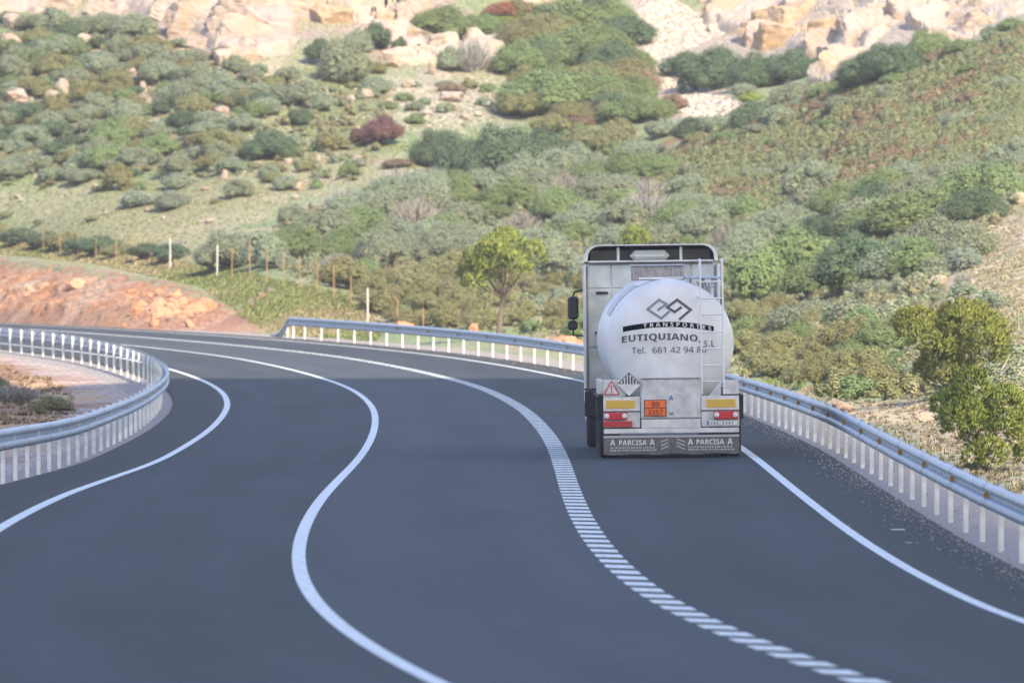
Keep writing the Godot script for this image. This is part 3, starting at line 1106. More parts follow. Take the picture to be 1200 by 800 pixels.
	boulder(1100, 336, 22, 14, M.pale_rock, "jagged pale rock between the grey shrubs and the bushy pine")
	boulder(1068, 213, 16, 4, M.pale_rock, "thin white slab lying in the red heath")
	boulder(1140, 187, 26, 8, M.pale_rock, "long white slab lying above the big mound bushes")
	boulder(885, 242, 12, 8, M.pale_rock, "white and grey stone in the heath above the lorry")
	boulder(1196, 238, 20, 14, M.pale_rock, "broken pale rocks at the edge of the straw clearing")
	var clear := "pale stone scattered on the straw clearing"
	rng.seed = 77
	for i in 26:
		boulder(rng.randf_range(1140, 1200), rng.randf_range(268, 345), rng.randf_range(4, 11), rng.randf_range(2.5, 5), M.pale_rock, clear, clear)

	# bushes that stand out
	rng.seed = 9
	for q in [["green", 512, 196, 70, 52], ["green", 545, 206, 80, 64], ["green", 588, 214, 100, 78], ["green", 636, 206, 76, 64],
			["green", 800, 88, 60, 34], ["green", 838, 105, 90, 58], ["green", 884, 104, 80, 52], ["green", 930, 94, 92, 46], ["green", 1018, 100, 80, 46], ["green", 1050, 92, 80, 54], ["bright", 1088, 74, 70, 44], ["brown", 1100, 74, 40, 22],
			["bright", 520, 44, 84, 44], ["bright", 566, 42, 62, 34], ["green", 480, 18, 40, 24], ["bright", 640, 130, 130, 56], ["bright", 690, 126, 90, 50], ["bright", 640, 78, 90, 46], ["bright", 694, 70, 100, 50], ["green", 725, 82, 50, 44], ["bright", 668, 38, 120, 46], ["bright", 720, 34, 60, 40], ["green", 622, 56, 70, 34], ["green", 715, 134, 60, 34], ["bright", 745, 140, 90, 36], ["bright", 700, 108, 70, 36],
			["olive", 705, 176, 104, 34], ["brown", 756, 108, 44, 32], ["brown", 790, 132, 40, 26], ["twig", 722, 140, 40, 22], ["brown", 680, 148, 44, 18],
			["green", 376, 76, 50, 36], ["grey", 404, 94, 66, 58], ["green", 442, 58, 44, 36], ["green", 468, 62, 24, 24], ["grey", 420, 60, 40, 30], ["grey", 358, 124, 60, 40], ["grey", 380, 130, 34, 24], ["green", 352, 146, 34, 26], ["grey", 335, 98, 40, 26], ["grey", 440, 108, 46, 24], ["olive", 440, 86, 34, 18],
			["rust", 600, 20, 70, 24], ["lime", 600, 30, 66, 14], ["maroon", 450, 170, 60, 40], ["maroon", 425, 168, 42, 26], ["olive", 386, 176, 52, 28], ["brown", 466, 196, 44, 13], ["brown", 530, 108, 40, 16], ["twig", 552, 82, 52, 44], ["grey", 530, 82, 44, 34], ["grey", 520, 132, 26, 16], ["grey", 486, 130, 30, 14],
			["blue", 160, 242, 50, 24], ["blue", 200, 244, 48, 26], ["olive", 138, 222, 44, 36], ["bright", 164, 222, 22, 14], ["grey", 206, 220, 46, 22], ["grey", 280, 230, 50, 24], ["grey", 96, 214, 50, 22], ["grey", 60, 212, 40, 22], ["grey", 12, 210, 34, 20], ["grey", 336, 222, 40, 22], ["olive", 320, 212, 34, 14],
			["twig", 405, 250, 60, 34], ["grey", 440, 250, 70, 40], ["olive", 452, 246, 50, 26], ["grey", 480, 232, 90, 40], ["grey", 510, 226, 50, 32], ["bright", 555, 256, 60, 26],
			["grey", 268, 314, 90, 50], ["grey", 310, 312, 60, 50], ["lime", 882, 118, 46, 17],
			["grey", 870, 112, 40, 20], ["grey", 928, 124, 60, 30], ["green", 880, 150, 60, 36], ["grey", 912, 148, 50, 32], ["grey", 985, 132, 50, 26], ["green", 815, 165, 70, 32], ["grey", 775, 160, 50, 26], ["grey", 840, 156, 50, 26],
			["grey", 985, 248, 76, 38], ["bright", 1080, 272, 160, 58], ["bright", 1020, 276, 90, 40], ["bright", 1150, 242, 110, 66], ["grey", 1095, 226, 60, 36], ["grey", 1040, 250, 70, 26], ["green", 1010, 334, 130, 66], ["bright", 936, 332, 110, 74], ["bright", 1085, 322, 100, 58], ["blue", 1130, 316, 50, 34], ["grey", 1000, 382, 90, 40], ["grey", 950, 388, 120, 42], ["grey", 1030, 350, 60, 30], ["bright", 885, 356, 80, 80], ["grey", 1130, 350, 46, 24], ["grey", 1170, 362, 50, 22],
			["grey", 1125, 150, 60, 26], ["grey", 1170, 148, 36, 18], ["bright", 1130, 64, 60, 24], ["grey", 1165, 44, 40, 22], ["bright", 1190, 40, 50, 22]]:
		bush(q[0], q[1], q[2], q[3], q[4])
	rng.seed = 10
	for i in 9:
		bush("green" if i % 3 else "olive", -6 + i * 25 + rng.randf_range(-6, 6), 283 + i * 2.8, 58, rng.randf_range(17, 26), "")
	# the rest of the cover, zone by zone
	fill([[0, 24], [60, 30], [130, 36], [200, 44], [300, 80], [345, 100], [345, 118], [300, 150], [330, 205], [0, 210]], 15.5, ["green", "olive", "grey", "grey", "bright", "grey", "olive"], 26, 66, 0.34, 0.6, 600, 401)
	fill([[300, 160], [420, 180], [440, 212], [345, 232], [300, 200]], 20.0, ["grey", "olive", "bright", "grey"], 18, 36, 0.45, 0.7, 60, 402)
	fill([[345, 262], [400, 256], [470, 226], [600, 216], [700, 190], [760, 180], [880, 268], [880, 340], [700, 345], [560, 322], [430, 318], [300, 318], [300, 290]], 25.0, ["grey", "grey", "bright", "grey", "twig", "grey", "bright"], 46, 84, 0.42, 0.62, 700, 403)
	fill([[390, 328], [440, 318], [560, 322], [575, 372], [560, 392], [450, 384], [420, 352]], 22.0, ["olive", "olive", "olive", "bright"], 40, 70, 0.45, 0.65, 200, 404)
	fill([[575, 330], [700, 340], [690, 400], [600, 398], [575, 372]], 22.0, ["olive", "grey", "olive", "bright"], 34, 60, 0.5, 0.7, 160, 405)
	fill([[590, 24], [730, 10], [742, 70], [780, 150], [690, 185], [610, 150], [600, 60]], 28.0, ["bright", "green", "bright", "olive"], 50, 86, 0.42, 0.58, 240, 406)
	fill([[700, 230], [880, 135], [1000, 100], [1120, 76], [1200, 44], [1200, 190], [1040, 210], [900, 240], [800, 262]], 22.0, ["grey", "olive", "brown", "bright", "bright", "grey", "brown", "olive"], 22, 56, 0.26, 0.42, 700, 407)
	fill([[860, 250], [980, 225], [1200, 196], [1200, 232], [1135, 310], [1060, 345], [870, 365]], 34.0, ["bright", "grey", "green", "grey"], 56, 96, 0.46, 0.62, 240, 408)
	fill([[868, 372], [1055, 384], [1070, 425], [1060, 470], [985, 474], [930, 452], [868, 440]], 21.0, ["olive", "olive", "bright", "olive"], 44, 70, 0.5, 0.75, 300, 409)
	fill([[1060, 345], [1130, 330], [1200, 400], [1200, 450], [1090, 440]], 26.0, ["grey", "olive", "twig"], 26, 48, 0.4, 0.6, 40, 410)
	fill([[1080, 470], [1200, 450], [1200, 600], [1100, 520]], 34.0, ["olive", "twig", "grey"], 24, 44, 0.35, 0.55, 30, 411)
	fill([[400, 100], [600, 90], [600, 135], [470, 150]], 22.0, ["grey", "olive", "grey", "bright"], 18, 34, 0.4, 0.6, 60, 412)
	fill([[0, 214], [300, 228], [300, 262], [0, 262]], 40.0, ["olive", "grey", "olive"], 16, 30, 0.25, 0.4, 40, 413)

	# what nobody could count
	var small: Mesh = bush_mesh.tiny
	var heather := func(at: Vector3) -> Color:
		var n := n_patch.get_noise_2d(at.x * 1.6, at.z)
		var k := rng.randf_range(0.88, 1.12)
		if n + rng.randf_range(-0.3, 0.3) > 0.3:
			return Color(0.27, 0.205, 0.125) * k
		return (Color(0.26, 0.27, 0.13) if rng.randf() < 0.5 else Color(0.235, 0.27, 0.14)) * k
	var hc := func(at: Vector3) -> Color:
		var c: Color = heather.call(at)
		c.a = 1.0
		return c
	tag(scatter("ground_heath", small, M.stuff, [[690, 236], [880, 130], [1000, 94], [1120, 70], [1200, 36], [1200, 215], [1040, 232], [900, 262], [800, 262]], 9000, 0.25, 0.8, hc, 501), "low red-brown and green heath covering the spur", "heath")
	var dc := func(at: Vector3) -> Color:
		var k := rng.randf_range(0.85, 1.15)
		var n := n_patch.get_noise_2d(at.x * 1.3 + 40.0, at.z)
		var c := (Color(0.26, 0.29, 0.18) if n > rng.randf_range(-0.3, 0.3) else Color(0.29, 0.27, 0.15)) * k
		c.a = 1.0
		return c
	tag(scatter("dwarf_scrub", small, M.stuff, [[-10, 24], [130, 34], [345, 95], [420, 110], [470, 150], [420, 215], [330, 205], [-10, 212]], 800, 0.3, 0.8, dc, 509), "low dwarf scrub between the bushes of the stony slope", "scrub")
	tag(scatter("hollow_scrub", small, M.stuff, [[330, 255], [600, 205], [720, 180], [880, 262], [1200, 190], [1200, 230], [1100, 335], [1190, 400], [1190, 480], [1060, 465], [1060, 400], [870, 400], [700, 380], [450, 340], [330, 320]], 3600, 0.3, 0.8, dc, 510), "low scrub filling the gaps between the mounds of the hollow", "scrub")
	var gc := func(at: Vector3) -> Color:
		var k := rng.randf_range(0.8, 1.2)
		var n := n_patch.get_noise_2d(at.x, -at.z * 0.6)
		var c := (Color(0.52, 0.45, 0.25) if n < rng.randf_range(-0.25, 0.25) else Color(0.33, 0.38, 0.14)) * k
		c.a = 1.0
		return c
	tag(scatter("dry_grass", bush_mesh.grass, M.stuff, [[-10, 30], [345, 90], [420, 100], [560, 96], [600, 150], [480, 215], [345, 235], [330, 262], [330, 300], [200, 300], [-10, 280]], 7000, 0.09, 0.22, gc, 502, 0.02), "short dry grass on the open slope", "grass")
	tag(scatter("bank_grass", bush_mesh.grass, M.stuff, [[-10, 282], [200, 304], [300, 322], [400, 344], [450, 384], [440, 400], [320, 392], [280, 370], [235, 336], [100, 308], [-10, 297]], 12000, 0.10, 0.26, gc, 503, 0.02), "short green and straw grass topping the red bank", "grass")
	var vc := func(_at: Vector3) -> Color:
		var k := rng.randf_range(0.75, 1.2)
		return Color(0.50 * k, 0.43 * k, 0.30 * k)
	var cc := func(_at: Vector3) -> Color:
		var k := rng.randf_range(0.8, 1.2)
		return Color(0.54 * k, 0.48 * k, 0.3 * k)
	tag(scatter("verge_grass", bush_mesh.grass, M.stuff, [[860, 452], [1050, 460], [1050, 345], [1130, 335], [1200, 400], [1200, 610], [1100, 560], [980, 505], [880, 480]], 3600, 0.08, 0.2, vc, 504, 0.02), "dry straw grass behind the near guardrail", "grass")
	tag(scatter("clearing_grass", bush_mesh.grass, M.stuff, [[1130, 250], [1200, 230], [1200, 420], [1170, 380], [1120, 330]], 1800, 0.1, 0.24, cc, 505, 0.02), "thin pale grass on the straw clearing", "grass")
	tag(scatter("hollow_grass", bush_mesh.grass, M.stuff, [[330, 262], [600, 215], [880, 262], [1060, 340], [1060, 470], [870, 450], [700, 400], [450, 385], [330, 320]], 9000, 0.14, 0.34, gc, 508, 0.02), "tufts of dry grass between the shrubs of the hollow", "grass")
	var sc := func(_at: Vector3) -> Color:
		var k := rng.randf_range(0.7, 1.1)
		return Color(0.50 * k, 0.43 * k, 0.37 * k)
	tag(scatter("scree", stone_mesh[0], M.stuff, [[735, 20], [780, -8], [850, 40], [800, 60], [790, 96], [830, 112], [880, 122], [860, 134], [800, 138], [775, 100], [750, 50]], 2600, 0.12, 0.5, sc, 506, 0.1), "white scree of small stones spilling between the bushes", "stones")
	tag(scatter("rubble", stone_mesh[1], M.stuff, [[0, 20], [130, 30], [345, 95], [600, 84], [600, 140], [420, 160], [330, 205], [0, 205]], 1100, 0.08, 0.28, sc, 507, 0.1), "pale rubble strewn over the stony slope", "stones")

# a pine: trunk and limbs, then needle tufts on the crown's lobes
func pine(label: String, px: float, py: float, w: float, h: float, bare: float, lobes: int, seed_: int, density: float, needle: float, m: Material) -> void:
	var p := hit(px, py)
	var k := -p.z / F
	rng.seed = seed_
	var wm := w * k
	var hm := h * k
	var g := thing("pine_tree", label, "tree", p, "")
	var L := []
	var trunk := begin()
	var fork := Vector3(hm * 0.02, hm * maxf(bare * 0.95, 0.12), 0)
	var r := maxf(0.035, hm * 0.024)
	var bend := Vector3(-hm * 0.015, fork.y * 0.5, 0)
	tube(trunk, Vector3(-hm * 0.03, -0.3, 0), bend, r * 1.35, r * 1.05, 9)
	tube(trunk, bend, fork, r * 1.05, r * 0.85, 9)
	var room := hm * (1.0 - bare)
	var clumps := maxi(8, lobes / 3)
	for i in clumps:
		var dir := rand_dir()
		if bare > 0.2 and dir.y < -0.45:
			dir.y *= -0.7
		dir = dir.normalized()
		var far := rng.randf_range(0.65, 1.05)
		var middle := Vector3(dir.x * wm * 0.4 * far, hm * bare + room * (0.38 if bare > 0.2 else 0.44) + dir.y * room * 0.40 * far, dir.z * wm * 0.4 * far)
		var mid := fork.lerp(middle, 0.5) + Vector3(0, -room * 0.05, 0)
		tube(trunk, fork, mid, r * 0.42, r * 0.3, 6)
		tube(trunk, mid, middle, r * 0.3, r * 0.14, 6)
		for e in 4:
			var rad := wm * rng.randf_range(0.1, 0.175)
			var c := middle + rand_dir() * wm * 0.1 * Vector3(1.0, 0.7, 1.0) + Vector3(0, rad * 0.3, 0)
			c.y = clampf(c.y, hm * bare + rad * 0.5, hm - rad * 0.8)
			L.append([c, Vector3(rad, rad * rng.randf_range(0.7, 0.95), rad)])
	part("trunk", trunk, M.bark, g)
	part("crown", make_pine_crown(seed_, L, density / (needle * needle), needle), m, g)

func build_trees() -> void:
	pine("umbrella pine with a bare pale trunk and flat bright crown behind the rail", 588, 398, 98, 134, 0.40, 40, 611, 1.6, 0.15, M.pine0)
	pine("taller bushy pine with a dark lower side, above the dry grass", 1114, 462, 144, 122, 0.08, 46, 612, 1.6, 0.11, M.pine1)
	pine("bushy young pine with yellow-green tips right behind the near guardrail", 1150, 552, 124, 120, 0.0, 44, 613, 1.6, 0.09, M.pine0)
	pine("small young pine beside the bushy pine at the near guardrail", 1206, 552, 60, 70, 0.03, 24, 614, 1.6, 0.08, M.pine0)
	pine("small yellow-green pine showing above the lorry's cab", 745, 326, 60, 60, 0.1, 22, 615, 1.6, 0.15, M.pine0)
	# a grey tree on several stems
	var p := hit(650, 336)
	var k := -p.z / F
	var g := thing("wild_olive", "grey-green wild olive on several bare stems beside the umbrella pine", "tree", p)
	rng.seed = 31
	var st := begin()
	for i in 7:
		var a := TAU * i / 7.0
		tube(st, Vector3(cos(a) * 0.12, -0.2, sin(a) * 0.12), Vector3(cos(a) * 22 * k, 34 * k, sin(a) * 22 * k), 0.06, 0.03, 6)
	part("trunk", st, M.bark, g)
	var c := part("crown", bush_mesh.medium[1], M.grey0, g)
	c.position = Vector3(0, 16 * k, 0)
	c.scale = Vector3(58 * k, 40 * k, 58 * k)
	# dead twigs beside the near pines
	var d := thing("dead_branch", "bleached dead branches lying beside the bushy pine", "branch", hit(1180, 452))
	var tw := begin()
	for i in 7:
		var a := Vector3(rng.randf_range(-0.3, 0.3), rng.randf_range(0.0, 0.25), rng.randf_range(-0.2, 0.2))
		tube(tw, a, a + Vector3(rng.randf_range(0.2, 0.8), rng.randf_range(0.1, 0.6), rng.randf_range(-0.2, 0.2)), 0.02, 0.008, 5)
	part("limb", tw, M.dead, d)

func build_verges() -> void:
	# inside the bend: dry weeds, brush and stones
	rng.seed = 88
	var weeds := [["olive", 186.0, -7.9, 1.3, 0.55, "straw-green brush behind the near guardrail inside the bend"], ["olive", 226.0, -10.2, 2.0, 0.8, "straw-green weed tuft on the ochre earth inside the bend"], ["twig", 215.0, -9.2, 1.6, 0.6, "thin grey twigs on the brown earth inside the bend"], ["olive", 212.0, -10.6, 1.4, 0.5, "low olive weed beside the dead brush inside the bend"]]
	for q in weeds:
		var p := road(q[1], q[2])
		p.y = ground(p.x, -p.z)
		var pool: Array = bush_mesh.twig if q[0] == "twig" else bush_mesh.medium
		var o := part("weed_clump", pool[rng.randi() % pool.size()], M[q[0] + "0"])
		o.position = p
		o.scale = Vector3(q[3], q[4], q[3])
		tag(o, q[5], "weeds")
	var mm := MultiMesh.new()
	mm.transform_format = MultiMesh.TRANSFORM_3D
	mm.use_colors = true
	mm.mesh = bush_mesh.grass
	mm.instance_count = 2600
	for i in 2600:
		var s := rng.randf_range(150, 330)
		var t := rng.randf_range(-15.0, -7.6)
		var p := road(s, t)
		p.y = ground(p.x, -p.z)
		var z := rng.randf_range(0.1, 0.26)
		mm.set_instance_transform(i, Transform3D(Basis(Vector3.UP, rng.randf() * TAU).scaled(Vector3(z, z, z)), p))
		var k := rng.randf_range(0.7, 1.2)
		mm.set_instance_color(i, (Color(0.58, 0.43, 0.21) if rng.randf() < 0.7 else Color(0.40, 0.26, 0.15)) * k)
	var o := MultiMeshInstance3D.new()
	o.multimesh = mm
	o.material_override = M.stuff
	o.name = "ochre_grass"
	add_child(o)
	tag(structure(o, "stuff"), "ochre dry grass on the earth inside the bend", "grass")
	# loose gravel along the asphalt's edges
	var gm := MultiMesh.new()
	gm.transform_format = MultiMesh.TRANSFORM_3D
	gm.use_colors = true
	gm.mesh = bush_mesh.pebble
	gm.instance_count = 7000
	for i in 7000:
		var s := rng.randf_range(40, 330)
		var p: Vector3
		if i % 4 < 2:
			var t := 8.28 - absf(rng.randfn(0.0, 0.36))
			p = road(s, maxf(t, 7.0), 0.003)
		elif i % 4 == 2:
			p = road(s, rng.randf_range(8.4, 9.8), -0.045)
		else:
			p = road(s, rng.randf_range(-7.2, -5.05), -0.04)
		var z := rng.randf_range(0.008, 0.03) * (1.0 if i % 4 < 2 else 1.4)
		gm.set_instance_transform(i, Transform3D(Basis(Vector3(0.3, 1, 0.2).normalized(), rng.randf() * TAU).scaled(Vector3(z, z * 0.6, z)), p))
		var k := rng.randf_range(0.6, 1.15)
		gm.set_instance_color(i, Color(0.5 * k, 0.44 * k, 0.38 * k))
	var go := MultiMeshInstance3D.new()
	go.multimesh = gm
	go.material_override = M.stuff
	go.name = "loose_gravel"
	add_child(go)
	tag(structure(go, "stuff"), "loose pale gravel along the edges of the asphalt", "gravel")
	var scrap := begin()
	bx(scrap, Vector3.ZERO, Vector3(0.17, 0.012, 0.1), 0.003)
	var sm := scrap.commit()
	for q in [[68.0, 7.55, 1.0, "white strip of paper lying on the grey shoulder"], [62.5, 7.42, 0.45, "small white scrap lying on the grey shoulder beside the paper strip"]]:
		var so := part("paper_scrap", sm, M.line)
		so.position = road(q[0], q[1], 0.012)
		so.scale = Vector3.ONE * q[2]
		so.rotation.y = 0.1
		tag(so, q[3], "litter")

# a cumulus above and behind the photographer: its shadow lies on the near road
func build_cloud(to_sun: Vector3) -> void:
	var edge := PackedVector2Array([Vector2(-90, 296), Vector2(-14, 294), Vector2(-2, 290), Vector2(5.0, 286), Vector2(6.2, 262), Vector2(6.3, 225), Vector2(6.4, 185), Vector2(6.8, 140), Vector2(8.5, 90), Vector2(14, 20), Vector2(18, -30), Vector2(-90, -30)])
	var dist := 240.0 / to_sun.y
	var balls := []
	rng.seed = 5
	var x := -88.0
	while x < 19.0:
		var d := -28.0
		while d < 296.0:
			var p := Vector2(x, d)
			if Geometry2D.is_point_in_polygon(p, edge):
				var gap := 1e9
				for i in edge.size():
					gap = minf(gap, p.distance_to(Geometry2D.get_closest_point_to_segment(p, edge[i], edge[(i + 1) % edge.size()])))
				var coarse := int(round((x + 88.0) / 2.2)) % 3 == 0 and int(round((d + 28.0) / 3.5)) % 2 == 0
				if (gap > 7.0 and coarse) or (gap > 1.2 and gap <= 9.0 and x > -30.0 and d > 60.0):
					balls.append([p, minf(gap, 13.0)])
			d += 3.5
		x += 2.2
	var st := begin()
	var ball := SphereMesh.new()
	ball.radius = 1.0
	ball.height = 2.0
	ball.radial_segments = 10
	ball.rings = 5
	for b in balls:
		var c: Vector3 = Vector3(b[0].x, 0, -b[0].y) + to_sun * (dist + rng.randf_range(-14, 14))
		st.append_from(ball, 0, Transform3D(Basis().scaled(Vector3.ONE * b[1] * 0.97), c))
	var o := part("cloud", st, M.cloud)
	structure(o)
# ---------------------------------------------------------------- the tanker lorry
# rear face of the trailer: pixels of the photograph to metres on that face
func tx(px: float) -> float:
	return (px - 786.0) / 68.0

func ty(py: float) -> float:
	return (538.5 - py) / 68.0

const TANK_Y := 1.965
const TANK_R := 1.115
const DISH_Z := -0.62

func dish(x: float, y: float) -> float:
	var q := minf(1.0, Vector2(x, y - TANK_Y).length() / TANK_R)
	return DISH_Z + 0.36 * pow(1.0 - pow(q, 2.4), 0.62)

func lettering(text: String, x0: float, x1: float, y0: float, y1: float, z: Callable, arc: float, bold := true, bend = null) -> ArrayMesh:
	var f := SystemFont.new()
	f.font_names = PackedStringArray(["Droid Sans"])
	f.font_weight = 700 if bold else 400
	var tm := TextMesh.new()
	tm.font = f
	tm.text = text
	tm.font_size = 64
	tm.pixel_size = 0.01
	tm.depth = 0.02
	tm.curve_step = 1.5
	var arr := tm.get_mesh_arrays()
	var v: PackedVector3Array = arr[Mesh.ARRAY_VERTEX]
	var lo := Vector3(1e9, 1e9, 1e9)
	var hi := -lo
	for p in v:
		lo = lo.min(p)
		hi = hi.max(p)
	var mid := (x0 + x1) * 0.5
	for i in v.size():
		var p := v[i]
		var x: float = lerpf(x0, x1, (p.x - lo.x) / (hi.x - lo.x))
		var y: float = lerpf(y0, y1, (p.y - lo.y) / (hi.y - lo.y)) - arc * pow((x - mid) / (x1 - x0) * 2.0, 2.0)
		if bend != null:
			y += bend.call(x)
		v[i] = Vector3(x, y, z.call(x, y) + (0.007 if p.z > 0.0 else 0.001))
	arr[Mesh.ARRAY_VERTEX] = v
	var m := ArrayMesh.new()
	m.add_surface_from_arrays(Mesh.PRIMITIVE_TRIANGLES, arr)
	return m

# a painted stroke lying on the dish
func stroke(pts: Array, w: float, close_up: float) -> SurfaceTool:
	var st := begin()
	for i in pts.size() - 1:
		var a: Vector2 = pts[i]
		var b: Vector2 = pts[i + 1]
		var d := (b - a).normalized() * w * 0.5
		var n := Vector2(-d.y, d.x)
		var steps := 6
		for k in steps:
			var p0 := (a - d).lerp(b + d, float(k) / steps)
			var p1 := (a - d).lerp(b + d, float(k + 1) / steps)
			var q := []
			for e in [p0 - n, p1 - n, p1 + n, p0 + n]:
				q.append(Vector3(e.x, e.y, dish(e.x, e.y) + 0.005 + 0.0006 * i + close_up))
			face(st, q, Vector3(0, 0, 1))
	return st

func plate(st: SurfaceTool, x0: float, y0: float, x1: float, y1: float, z: float, thick := 0.02, bev := 0.004) -> void:
	bx(st, Vector3((x0 + x1) * 0.5, (y0 + y1) * 0.5, z - thick * 0.5), Vector3(absf(x1 - x0), absf(y1 - y0), thick), bev)

func wheel(parent: Node, at: Vector3, r: float, w: float) -> void:
	var g := Node3D.new()
	g.name = numbered(parent, "wheel")
	parent.add_child(g)
	g.position = at
	var st := begin()
	lathe(st, [[r * 0.56, -w * 0.5], [r * 0.9, -w * 0.5], [r * 0.97, -w * 0.44], [r, -w * 0.36], [r, w * 0.36], [r * 0.97, w * 0.44], [r * 0.9, w * 0.5], [r * 0.56, w * 0.5]], Vector3.ZERO, Vector3.RIGHT, 28)
	part("tyre", st, M.rubber, g)
	var ri := begin()
	lathe(ri, [[r * 0.57, -w * 0.48], [r * 0.5, -w * 0.3], [r * 0.3, -w * 0.2], [0.01, -w * 0.32], [0.01, w * 0.32], [r * 0.3, w * 0.2], [r * 0.5, w * 0.3], [r * 0.57, w * 0.48]], Vector3.ZERO, Vector3.RIGHT, 20)
	part("rim", ri, M.steel, g)

func flat_z(z: float) -> Callable:
	return func(_x, _y): return z

func build_truck() -> void:
	var s := 112.4
	var p := road(s, 5.46)
	var g := thing("tanker_truck", "white articulated tanker lorry with grey lettering driving in the outer lane", "truck", p)
	g.transform.basis = Basis(Vector3(0, 0, 1), 0.012) * Basis(Vector3.UP, 0.007)
	# tank
	var prof := []
	for i in 15:
		var q := 1.0 - pow(1.0 - i / 14.0, 1.7)
		prof.append([maxf(0.001, TANK_R * q), dish(TANK_R * q, TANK_Y)])
	for z in [-1.0, -3.0, -5.0, -7.0, -9.2]:
		prof.append_array([[TANK_R, z + 0.05], [TANK_R + 0.008, z + 0.045], [TANK_R + 0.008, z - 0.045], [TANK_R, z - 0.05]])
	prof.append_array([[TANK_R, -9.6], [TANK_R * 0.8, -9.85], [0.01, -9.98]])
	var tank_st := begin()
	var pr2 := []
	for q in prof:
		pr2.append([q[0], -q[1]])
	lathe(tank_st, pr2, Vector3(0, TANK_Y, 0), Vector3(0, 0, -1), 72)
	var tank := part("tank", tank_st, M.tank, g)
	# the print on the dish
	var cx := 6.0 / 68.0
	part("lettering", lettering("EUTIQUIANO,", tx(729.5 + cx), tx(823), ty(401.5), ty(392.0), dish, 0.045), M.ink, tank)
	part("lettering", lettering("S.L", tx(826), tx(839), ty(408.5), ty(400.8), dish, 0.01), M.ink_grey, tank)
	part("lettering", lettering("Tel.  661 42 94 80", tx(741), tx(829), ty(415.2), ty(407.6), dish, 0.004, false), M.ink, tank)
	var band := begin()
	var n := 28
	for i in n:
		var q := []
		for e in [[i, 0], [i + 1, 0], [i + 1, 1], [i, 1]]:
			var k: float = float(e[0]) / n
			var x: float = lerpf(tx(731), tx(838), k)
			var y: float = ty(387.0) + 0.085 * (1.0 - pow(2.0 * k - 1.0, 2.0)) - 0.01 * k + (0.045 if e[1] == 1 else -0.045)
			q.append(Vector3(x, y, dish(x, y) + 0.004))
		for j in [0, 1, 2, 0, 2, 3]:
			band.set_normal(Vector3(0, 0, 1))
			band.add_vertex(q[j])
	part("printed_band", band, M.band_ink, tank)
	var follow := func(x: float) -> float:
		var k := (x - tx(731)) / (tx(838) - tx(731))
		return 0.085 * (1.0 - pow(2.0 * k - 1.0, 2.0)) - 0.01 * k
	part("lettering", lettering("T R A N S P O R T E S", tx(755), tx(835), ty(387.0) - 0.034, ty(387.0) + 0.034, func(x, y): return dish(x, y) + 0.004, 0.0, true, follow), M.white_print, tank)
	var A := func(zx: float, zy: float) -> Vector2:
		return Vector2(tx(720.0 + zx / 8.89), ty(340.0 + zy / 8.89))
	part("emblem", stroke([A.call(472, 215), A.call(556, 158), A.call(480, 112), A.call(358, 210), A.call(500, 306), A.call(578, 240)], 0.042, 0.0), M.ink_grey, tank)
	part("emblem", stroke([A.call(705, 197), A.call(640, 240), A.call(564, 190), A.call(670, 114), A.call(810, 220), A.call(697, 313)], 0.042, 0.004), M.ink, tank)
	# grey curved strip along the upper left shoulder of the tank
	var strap := begin()
	for i in 14:
		var a0 := deg_to_rad(118.0 + i * 2.6)
		var a1 := deg_to_rad(118.0 + (i + 1) * 2.6)
		var r := TANK_R + 0.03
		face(strap, [Vector3(cos(a0) * r, TANK_Y + sin(a0) * r, -1.1), Vector3(cos(a1) * r, TANK_Y + sin(a1) * r, -1.1), Vector3(cos(a1) * r, TANK_Y + sin(a1) * r, -4.6), Vector3(cos(a0) * r, TANK_Y + sin(a0) * r, -4.6)], Vector3(cos(a0), sin(a0), 0))
		face(strap, [Vector3(cos(a0) * r, TANK_Y + sin(a0) * r, -1.1), Vector3(cos(a1) * r, TANK_Y + sin(a1) * r, -1.1), Vector3(cos(a1) * (r - 0.05), TANK_Y + sin(a1) * (r - 0.05), -1.1), Vector3(cos(a0) * (r - 0.05), TANK_Y + sin(a0) * (r - 0.05), -1.1)], Vector3(0, 0, 1))
	part("shoulder_strip", strap, M.steel, tank)

	# walkway and manhole housing on top of the tank
	var top := TANK_Y + TANK_R
	var housing := begin()
	plate(housing, tx(744), top - 0.02, tx(806), top + 0.24, -1.6, 0.9, 0.02)
	var ho := part("manhole_housing", housing, M.dusty, g)
	var ribs := begin()
	for i in 6:
		bx(ribs, Vector3(lerpf(tx(746), tx(804), i / 5.0), top + 0.12, -1.59), Vector3(0.015, 0.25, 0.02))
	bx(ribs, Vector3(tx(775), top + 0.245, -2.0), Vector3(tx(806) - tx(744) + 0.04, 0.025, 0.9), 0.006)
	part("rib", ribs, M.steel, ho)
	var beam := begin()
	bx(beam, Vector3(tx(778), top + 0.02, -1.25), Vector3(0.78, 0.04, 0.06), 0.008)
	part("cross_beam", beam, M.white, g)
	var plat := begin()
	bx(plat, Vector3(tx(828), top + 0.02, -1.9), Vector3(0.62, 0.03, 2.4), 0.006)
	for i in 5:
		bx(plat, Vector3(tx(828), top - 0.12, -0.9 - i * 0.5), Vector3(0.03, 0.28, 0.03), 0.004)
	part("walkway", plat, M.zinc, g)
	var hr := begin()
	for x in [tx(838), tx(812)]:
		pipe(hr, [Vector3(x, top - 0.1, -1.0), Vector3(x, top + 0.03, -1.0), Vector3(x, top + 0.03, -3.0)], 0.018)
	for i in 4:
		tube(hr, Vector3(tx(820) + i * 0.07, top - 0.05, -1.2), Vector3(tx(836), top - 0.32, -1.2 - 0.2 * i), 0.015, 0.015, 6)
	part("pipework", hr, M.steel, g)
	# ladder
	var lad := Node3D.new()
	lad.name = "ladder"
